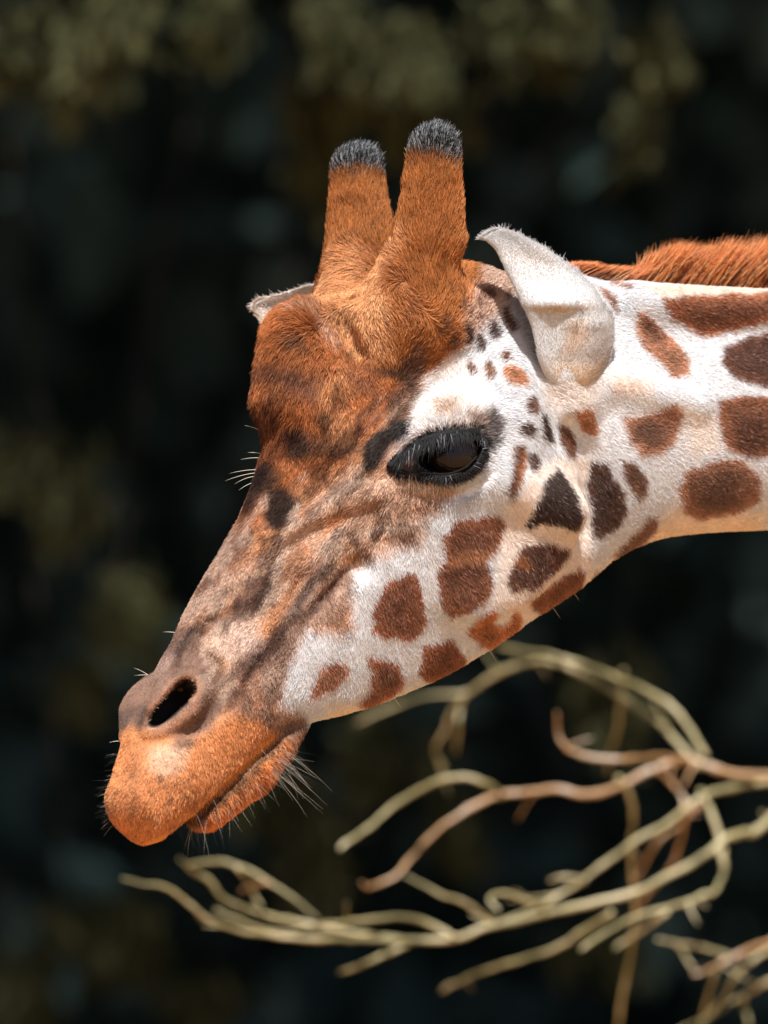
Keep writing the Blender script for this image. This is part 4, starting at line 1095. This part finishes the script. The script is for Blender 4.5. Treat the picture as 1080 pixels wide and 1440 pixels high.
# ------------------------------------------------------------------ eyes
def eyes():
    m, nt, b = new_mat('eyeball')
    tc = nt.nodes.new('ShaderNodeTexCoord')
    vm = nt.nodes.new('ShaderNodeVectorMath'); vm.operation = 'LENGTH'
    mp = nt.nodes.new('ShaderNodeMapping'); mp.inputs['Scale'].default_value = (.75, 0, 1.25)
    nt.links.new(tc.outputs['Object'], mp.inputs[0]); nt.links.new(mp.outputs[0], vm.inputs[0])
    cr = nt.nodes.new('ShaderNodeValToRGB')
    mr = nt.nodes.new('ShaderNodeMapRange'); mr.inputs[2].default_value = EYE_R * S * 1.05
    nt.links.new(vm.outputs['Value'], mr.inputs[0]); nt.links.new(mr.outputs[0], cr.inputs[0])
    e = cr.color_ramp.elements
    e[0].position = .36; e[0].color = (.006, .005, .006, 1); e[1].position = .44; e[1].color = (.010, .006, .005, 1)
    x = e.new(.78); x.color = (.007, .005, .004, 1); x = e.new(.86); x.color = (.012, .009, .008, 1)
    nt.links.new(cr.outputs[0], b.inputs['Base Color'])
    b.inputs['Roughness'].default_value = .025
    b.inputs['Specular IOR Level'].default_value = .22
    lid_m, nt2, b2 = new_mat('black_skin')
    nz = nt2.nodes.new('ShaderNodeTexNoise'); nz.inputs['Scale'].default_value = 900
    bp = nt2.nodes.new('ShaderNodeBump'); bp.inputs['Distance'].default_value = .0006; bp.inputs['Strength'].default_value = .6
    nt2.links.new(nz.outputs[0], bp.inputs['Height']); nt2.links.new(bp.outputs[0], b2.inputs['Normal'])
    b2.inputs['Base Color'].default_value = (.007, .0075, .0085, 1); b2.inputs['Roughness'].default_value = .6; b2.inputs['Specular IOR Level'].default_value = .2
    lash_m = hair_mat('lash_hair', .6, .12, 1.2, 1.0, 0)
    for s in (1, -1):
        c = EYE * [1, 1, s]
        nlat, nlon = 24, 40
        th = np.linspace(0, math.pi, nlat); ph = np.linspace(0, 2 * math.pi, nlon, endpoint=False)
        V = np.stack([np.outer(np.sin(th), np.cos(ph)), np.outer(np.cos(th), np.ones(nlon)), np.outer(np.sin(th), np.sin(ph))], -1).reshape(-1, 3) * EYE_R * S
        idx = np.arange(nlat * nlon).reshape(nlat, nlon); nx_ = np.roll(idx, -1, 1)
        F = np.stack([idx[:-1], nx_[:-1], nx_[1:], idx[1:]], -1).reshape(-1, 4)
        me_o = mesh_obj('eye', V, F.astype(np.int32), m, None)
        me_o.location = Vector(to_world(c)); me_o.rotation_euler = (math.radians(-6), math.radians(12 * s), math.radians(-12 if s > 0 else 180 + 60))
        bpy.context.view_layer.update()
        me_o.parent = GIRAFFE; me_o.matrix_parent_inverse = GIRAFFE.matrix_world.inverted()
        def on_ball(px, py, extra):
            """point on the eyeball (near flank photo position), pushed out by extra pixels"""
            dw = np.sqrt(max((EYE_R + extra) ** 2 - ((px - 634) * .62) ** 2 - ((py - 641)) ** 2, 30))
            p = M(px, py, EYE_W + dw) 
            return p * [1, 1, s]
        upper = [(547, 658), (562, 642), (584, 627), (612, 616), (648, 608), (674, 607), (683, 622)]
        lower = [(547, 658), (572, 666), (600, 671), (632, 672), (658, 663), (676, 646), (683, 622)]
        tl = catmull([(588, 664), (606, 666), (632, 666), (654, 657), (670, 642)], 24)
        tv, tf = tube(to_world(np.array([on_ball(x, y, 1.2) for x, y in tl])), np.full(24, 1.5 * S), 8)
        mesh_obj('tear_line', tv, tf, m, GIRAFFE)
        for nm, L, r0, ex in (('upper_eyelid', upper, 7.0, 0), ('lower_eyelid', lower, 5.0, 0)):
            pc = catmull(L, 30)
            path = np.array([on_ball(x, y, ex) for x, y in pc])
            rr = r0 * S * (0.55 + .45 * np.sin(np.linspace(.25, math.pi - .35, 30)))
            tv, tf = tube(to_world(path), rr, 12)
            o = mesh_obj(nm, tv, tf, lid_m, GIRAFFE)
            if nm == 'upper_eyelid':
                n = 420; k = rng.uniform(.10, .98, n)
                ln = rng.uniform(11, 24, n) * (.55 + .6 * np.sin(k * math.pi))
            else:
                n = 260; k = rng.uniform(.3, .97, n); ln = rng.uniform(7, 15, n)
            xy = np.stack([np.interp(k * 29, np.arange(30), pc[:, j]) for j in (0, 1)], 1) + rng.normal(0, 1.6, (n, 2))
            P = np.array([on_ball(x, y, ex + r0 * .9) for x, y in xy])
            if nm == 'upper_eyelid':
                d = np.stack([-.25 + .5 * (k - .5) + rng.normal(0, .16, n), .80 + rng.normal(0, .12, n), s * (.55 + rng.normal(0, .12, n))], 1)
                bend = np.stack([np.full(n, -.05), np.full(n, .25), np.full(n, -.1 * s)], 1)
            else:
                ang = np.arctan2(xy[:, 1] - 638, xy[:, 0] - 628)
                d = np.stack([np.cos(ang) * .8, np.sin(ang) * .8, np.full(n, s * .35)], 1) + rng.normal(0, .12, (n, 3))
                bend = np.stack([np.zeros(n), np.full(n, .1), np.full(n, -.2 * s)], 1)
            # short dark hair on the lid itself
            nl = 1100; kl = rng.uniform(.04, .97, nl)
            xl = np.stack([np.interp(kl * 29, np.arange(30), pc[:, j]) for j in (0, 1)], 1)
            sgn = -1 if nm == 'upper_eyelid' else 1
            xl[:, 1] += sgn * rng.uniform(-1, 9, nl); xl[:, 0] += rng.normal(0, 1.5, nl)
            Pl = np.array([on_ball(x, y, ex + r0 * .45) for x, y in xl])
            dl = np.stack([rng.normal(0, .35, nl) + .5 * (kl - .5), np.where(sgn < 0, -.2, .75) + rng.normal(0, .25, nl), np.full(nl, s * .75)], 1)
            t4 = np.linspace(0, 1, 4)[None, :, None]
            curves_obj('lid_hair', to_world(Pl[:, None] + rng.uniform(2.5, 6, nl)[:, None, None] * dl[:, None] * t4), np.array([.7, .6, .45, .1]) * S * .6,
                       np.where((rng.random(nl) < .12)[:, None], (.09, .08, .075), (.010, .011, .013)), lash_m, o)
            tt = np.linspace(0, 1, 5)[None, :, None]
            pts = P[:, None] + ln[:, None, None] * (d[:, None] * tt + bend[:, None] * tt * tt)
            col = np.where((rng.random(n) < .07)[:, None], (.13, .14, .15), (.012, .012, .013))  # a few lashes coloured paler to paint in glints
            curves_obj('eyelashes', to_world(pts), np.array([.8, .75, .6, .4, .1]) * S * .62, col, lash_m, o)
eyes()

# ------------------------------------------------------------------ whiskers
def whiskers():
    m = hair_mat('whisker_hair', .5, .2, 1.0, .9, .1)
    P, C, R = [], [], []
    def add(px, py, dx, dy, L, col, r=.42, out=.5):
        w, n, _ = surf(px, py)
        d = np.array([dx, 0, -dy], float) + n * out; d /= np.linalg.norm(d)
        g = np.array([rng.normal(0, .1), rng.normal(0, .1), -.18 + rng.normal(0, .08)])
        t = np.linspace(0, 1, 7)[:, None]
        P.append(w + L * S * (d * t + g * t * t)); C.append(col); R.append(r)
    dk, pl = (.02, .018, .016), (.30, .27, .22)
    for _ in range(130):      # chin
        k = rng.random(); px = 262 + 135 * k + rng.normal(0, 5); py = 1158 - 100 * k + rng.normal(0, 6) - 10 * math.sin(k * 3.1)
        add(px, py, .1 + .55 * k + rng.normal(0, .18), .8 + rng.normal(0, .15), rng.uniform(22, 62), dk if rng.random() < .6 else pl, .36)
    for _ in range(30):
        k = rng.random(); add(385 + rng.normal(0, 10), 1060 + rng.normal(0, 12), .75 + rng.normal(0, .12), .6 + rng.normal(0, .15), rng.uniform(35, 85), pl if rng.random() < .6 else dk, .36)
    for _ in range(60):      # upper lip front
        k = rng.random(); add(158 + rng.normal(0, 6), 1050 + 110 * k, -.9, .1 + rng.normal(0, .25), rng.uniform(8, 22), dk if rng.random() < .7 else pl, .34)
    for px, py, dx, dy, L in ((348, 612, -.6, -.5, 26), (350, 634, -.9, -.25, 22), (350, 640, -.95, -.1, 26), (347, 655, -.95, .02, 36), (346, 660, -.9, .12, 40), (343, 664, -.9, .1, 30), (341, 672, -.9, .35, 22), (250, 888, -.8, -.1, 18), (205, 938, -.7, -.4, 24), (206, 934, -.8, .1, 18), (168, 1042, -.9, -.1, 16)):
        add(px, py, dx, dy, L, (.72, .66, .55), .6, .15)
    for px, py in ((784, 866), (820, 852), (690, 918), (560, 1002)):
        add(px, py, .6, .5, 16, (.7, .6, .5), .4)
    curves_obj('whiskers', np.array(P), np.array(R)[:, None] * np.array([1, .95, .85, .75, .6, .4, .1]) * S * .62, np.array(C), m, body)
whiskers()

# ------------------------------------------------------------------ bare branches behind the head
def bare_tree():
    def twig_mat(name, a, b, c):
        m, nt, bs = new_mat(name)
        tc = nt.nodes.new('ShaderNodeTexCoord')
        nz = nt.nodes.new('ShaderNodeTexNoise'); nz.inputs['Scale'].default_value = 16; nz.inputs['Detail'].default_value = 7
        nt.links.new(tc.outputs['Object'], nz.inputs[0])
        cr = nt.nodes.new('ShaderNodeValToRGB'); e = cr.color_ramp.elements
        e[0].position = .36; e[0].color = (*a, 1); e[1].position = .66; e[1].color = (*c, 1)
        x = e.new(.5); x.color = (*b, 1)
        nt.links.new(nz.outputs[0], cr.inputs[0]); nt.links.new(cr.outputs[0], bs.inputs['Base Color'])
        bp = nt.nodes.new('ShaderNodeBump'); bp.inputs['Distance'].default_value = .003
        nt.links.new(nz.outputs[0], bp.inputs['Height']); nt.links.new(bp.outputs[0], bs.inputs['Normal'])
        bs.inputs['Roughness'].default_value = .55
        return m
    straw = twig_mat('straw_twig', (.13, .115, .045), (.31, .27, .13), (.55, .49, .32))
    rust = twig_mat('peeled_twig', (.22, .12, .045), (.42, .25, .12), (.64, .55, .47))
    root = bpy.data.objects.new('bare_tree', None)
    root.location = (1.25, 2.3, 0)
    link(root, label='leafless tree with pale twisted branches reaching in below the giraffe\'s jaw', cat='tree')
    bpy.context.view_layer.update()
    T = [   # name, depth start, depth end, radius start, radius end, material, outline in photo pixels
        ('branch', 1.10, .95, 11, 7, 1, [(1240, 1110), (1160, 1095), (1060, 1090), (1020, 1086), (990, 1076), (960, 1068), (920, 1080), (880, 1100), (830, 1116), (780, 1110), (730, 1114), (700, 1118), (670, 1131), (620, 1163), (580, 1203), (555, 1232), (525, 1246), (508, 1242)]),
        ('twig', 1.0, .9, 8, 7, 0, [(704, 1118), (690, 1104), (650, 1094), (610, 1100), (560, 1130), (510, 1170), (476, 1194)]),
        ('twig', 1.02, .85, 8, 6, 1, [(966, 1069), (920, 1064), (870, 1066), (820, 1062), (795, 1050), (785, 1030), (783, 1003)]),
        ('twig', 1.05, 1.3, 8, 7, 0, [(992, 1064), (973, 1028), (944, 993), (902, 966), (855, 948), (796, 928), (772, 921), (730, 916), (700, 908)]),
        ('twig', 1.08, 1.4, 8, 7, 0, [(990, 1078), (967, 1060), (932, 1022), (896, 993), (843, 960), (796, 939), (760, 930), (719, 939), (677, 963), (641, 993), (624, 1028), (612, 1058), (626, 1082)]),
        ('twig', 1.35, 1.5, 6, 6, 0, [(725, 934), (690, 950), (653, 974), (588, 981), (500, 1018)]),
        ('twig', 1.38, 1.5, 6, 6, 0, [(647, 988), (645, 1020), (640, 1060)]),
        ('twig', 1.35, 1.55, 7, 7, 0, [(876, 942), (872, 990), (866, 1030), (854, 1090)]),
        ('branch', 1.12, .95, 9, 8, 0, [(1240, 1100), (1160, 1098), (1086, 1100), (1033, 1107), (985, 1123), (938, 1156), (890, 1185), (843, 1221), (796, 1253), (745, 1280), (690, 1300)]),
        ('branch', 1.05, .75, 11, 7, 0, [(1250, 1080), (1160, 1090), (1092, 1141), (1062, 1170), (1044, 1170), (1021, 1178), (991, 1203), (944, 1230), (896, 1256), (831, 1271), (772, 1283), (695, 1301), (636, 1321), (570, 1321), (511, 1313), (436, 1299), (381, 1290), (316, 1266), (293, 1239), (265, 1220), (293, 1211), (339, 1218), (376, 1239), (409, 1262), (446, 1294)]),
        ('twig', .8, .65, 7, 6, 0, [(570, 1323), (510, 1322), (464, 1320), (427, 1320), (381, 1315), (334, 1308), (297, 1294), (265, 1271), (237, 1250), (209, 1243), (172, 1236)]),
        ('twig', .86, .8, 7, 6, 0, [(640, 1318), (605, 1300), (560, 1290), (500, 1294), (459, 1300), (400, 1312), (340, 1296), (300, 1280)]),
        ('twig', .85, .85, 6, 7, 0, [(575, 1327), (540, 1344), (478, 1369)]),
        ('twig', .9, 1.1, 7, 7, 0, [(860, 1284), (807, 1319), (772, 1336), (713, 1354), (665, 1372), (622, 1393)]),
        ('twig', 1.02, .8, 8, 8, 0, [(985, 1112), (1002, 1145), (1012, 1180), (1018, 1224), (1005, 1250), (985, 1262), (938, 1277), (879, 1295), (817, 1337)]),
        ('twig', .95, 1.0, 6, 7, 0, [(940, 1284), (902, 1307), (865, 1334)]),
        ('twig', .98, 1.3, 7, 7, 0, [(872, 1093), (886, 1120), (891, 1150), (888, 1190), (890, 1236), (893, 1295), (884, 1354), (870, 1437), (866, 1500)]),
        ('twig', 1.0, 1.05, 6, 6, 1, [(924, 1080), (945, 1102), (962, 1125), (958, 1150)]),
        ('twig', 1.02, 1.2, 7, 6, 1, [(990, 1128), (965, 1150), (952, 1200), (930, 1236), (905, 1262), (890, 1290)]),
        ('twig', 1.2, 1.3, 6, 6, 1, [(958, 1160), (930, 1180), (908, 1212), (893, 1240)]),
        ('twig', .95, .85, 6, 6, 0, [(695, 1297), (659, 1274), (612, 1253), (568, 1229)]),
        ('twig', .9, .7, 6, 6, 0, [(770, 1275), (745, 1268), (715, 1256), (688, 1262), (700, 1280)]),
        ('twig', .95, .9, 6, 6, 0, [(820, 1240), (800, 1232), (772, 1238)]),
        ('twig', .8, .9, 6, 7, 1, [(376, 1240), (350, 1246), (338, 1254)]),
        ('twig', .82, .9, 6, 6, 0, [(336, 1218), (352, 1246), (368, 1276)]),
        ('branch', 1.15, 1.05, 10, 6, 1, [(1230, 1230), (1150, 1285), (1088, 1322), (1056, 1333), (1024, 1351), (998, 1363), (974, 1369)]),
        ('twig', 1.1, 1.0, 6, 6, 0, [(1030, 1346), (990, 1334), (960, 1328), (923, 1320)]),
        ('twig', 1.12, 1.2, 8, 6, 0, [(1150, 1288), (1081, 1336), (1049, 1358), (1030, 1379), (1017, 1405), (992, 1434), (975, 1470)]),
        ('twig', 1.15, 1.1, 8, 6, 0, [(1170, 1330), (1081, 1380), (1043, 1400), (1004, 1425), (955, 1450)]),
        ('twig', 1.1, 1.2, 6, 6, 0, [(1006, 1362), (998, 1390), (990, 1420), (984, 1470)]),
        ('twig', 1.12, 1.2, 6, 6, 0, [(1043, 1402), (1050, 1430), (1058, 1470)]),
        ('twig', 1.05, 1.1, 5, 5, 0, [(958, 1330), (968, 1352), (977, 1369)]),
    ]
    for name, y0, y1, r0, r1, mi, L in T:
        n = len(L) * 6
        pc = catmull(L, n)
        Y = 1.05 + np.linspace(y0, y1, n) + .03 * np.sin(np.linspace(0, 5, n) + rng.uniform(0, 6))
        k = (DIST + Y) / DIST
        p = np.stack([(pc[:, 0] - 540) * S * k, Y, ZC + (720 - pc[:, 1]) * S * k], 1)
        p += np.stack([fbm2(np.arange(n) * 3., np.full(n, rng.uniform(0, 900)), 14, c) - .5 for c in range(3)], 1) * .006
        rr = np.linspace(r0, r1, n) * S * (1 + .35 * (fbm2(np.arange(n) * 4., np.full(n, rng.uniform(0, 900)), 9, 1) - .5) + .22 * (rng.random(n) < .07)) * np.linspace(.60, .38, n)
        rr[-1] *= .7
        tv, tf = tube(p, rr, 9)
        mesh_obj(name, tv, tf, (straw, rust)[mi], root)
        for q in range(n // 26):        # short spurs and broken side shoots
            i = rng.integers(4, n - 3); d = rng.normal(size=3); d[1] *= .6; d /= np.linalg.norm(d)
            ln = rng.uniform(.008, .05); t_ = p[i + 1] - p[i]; t_ /= np.linalg.norm(t_)
            pp = catmull([p[i], p[i] + (d * .7 + t_ * .5) * ln * .5, p[i] + (d + t_ * .6) * ln], 6)
            tv, tf = tube(pp, np.linspace(rr[i] * .6, rr[i] * .3, 6), 6)
            mesh_obj('spur', tv, tf, (straw, rust)[mi], root)
    # stem standing right of the frame that the branches leave from
    e1 = at_depth(1245, 1095, 2.14); e2 = at_depth(1235, 1228, 2.20)
    st = catmull([(1.25, 2.3, -.12), (1.2, 2.26, .6), (1.0, 2.14, 1.25), tuple(at_depth(1420, 1240, 2.0)), tuple(e1)], 26)
    tv, tf = tube(st, np.linspace(.05, .012, 26), 10)
    mesh_obj('trunk', tv, tf, straw, root)
    st = catmull([tuple(at_depth(1560, 1420, 2.05)), tuple(at_depth(1380, 1300, 1.95)), tuple(e2)], 12)
    tv, tf = tube(st, np.linspace(.016, .009, 12), 8)
    mesh_obj('branch', tv, tf, straw, root)
bare_tree()
print('done', round(time.time() - T0, 1))
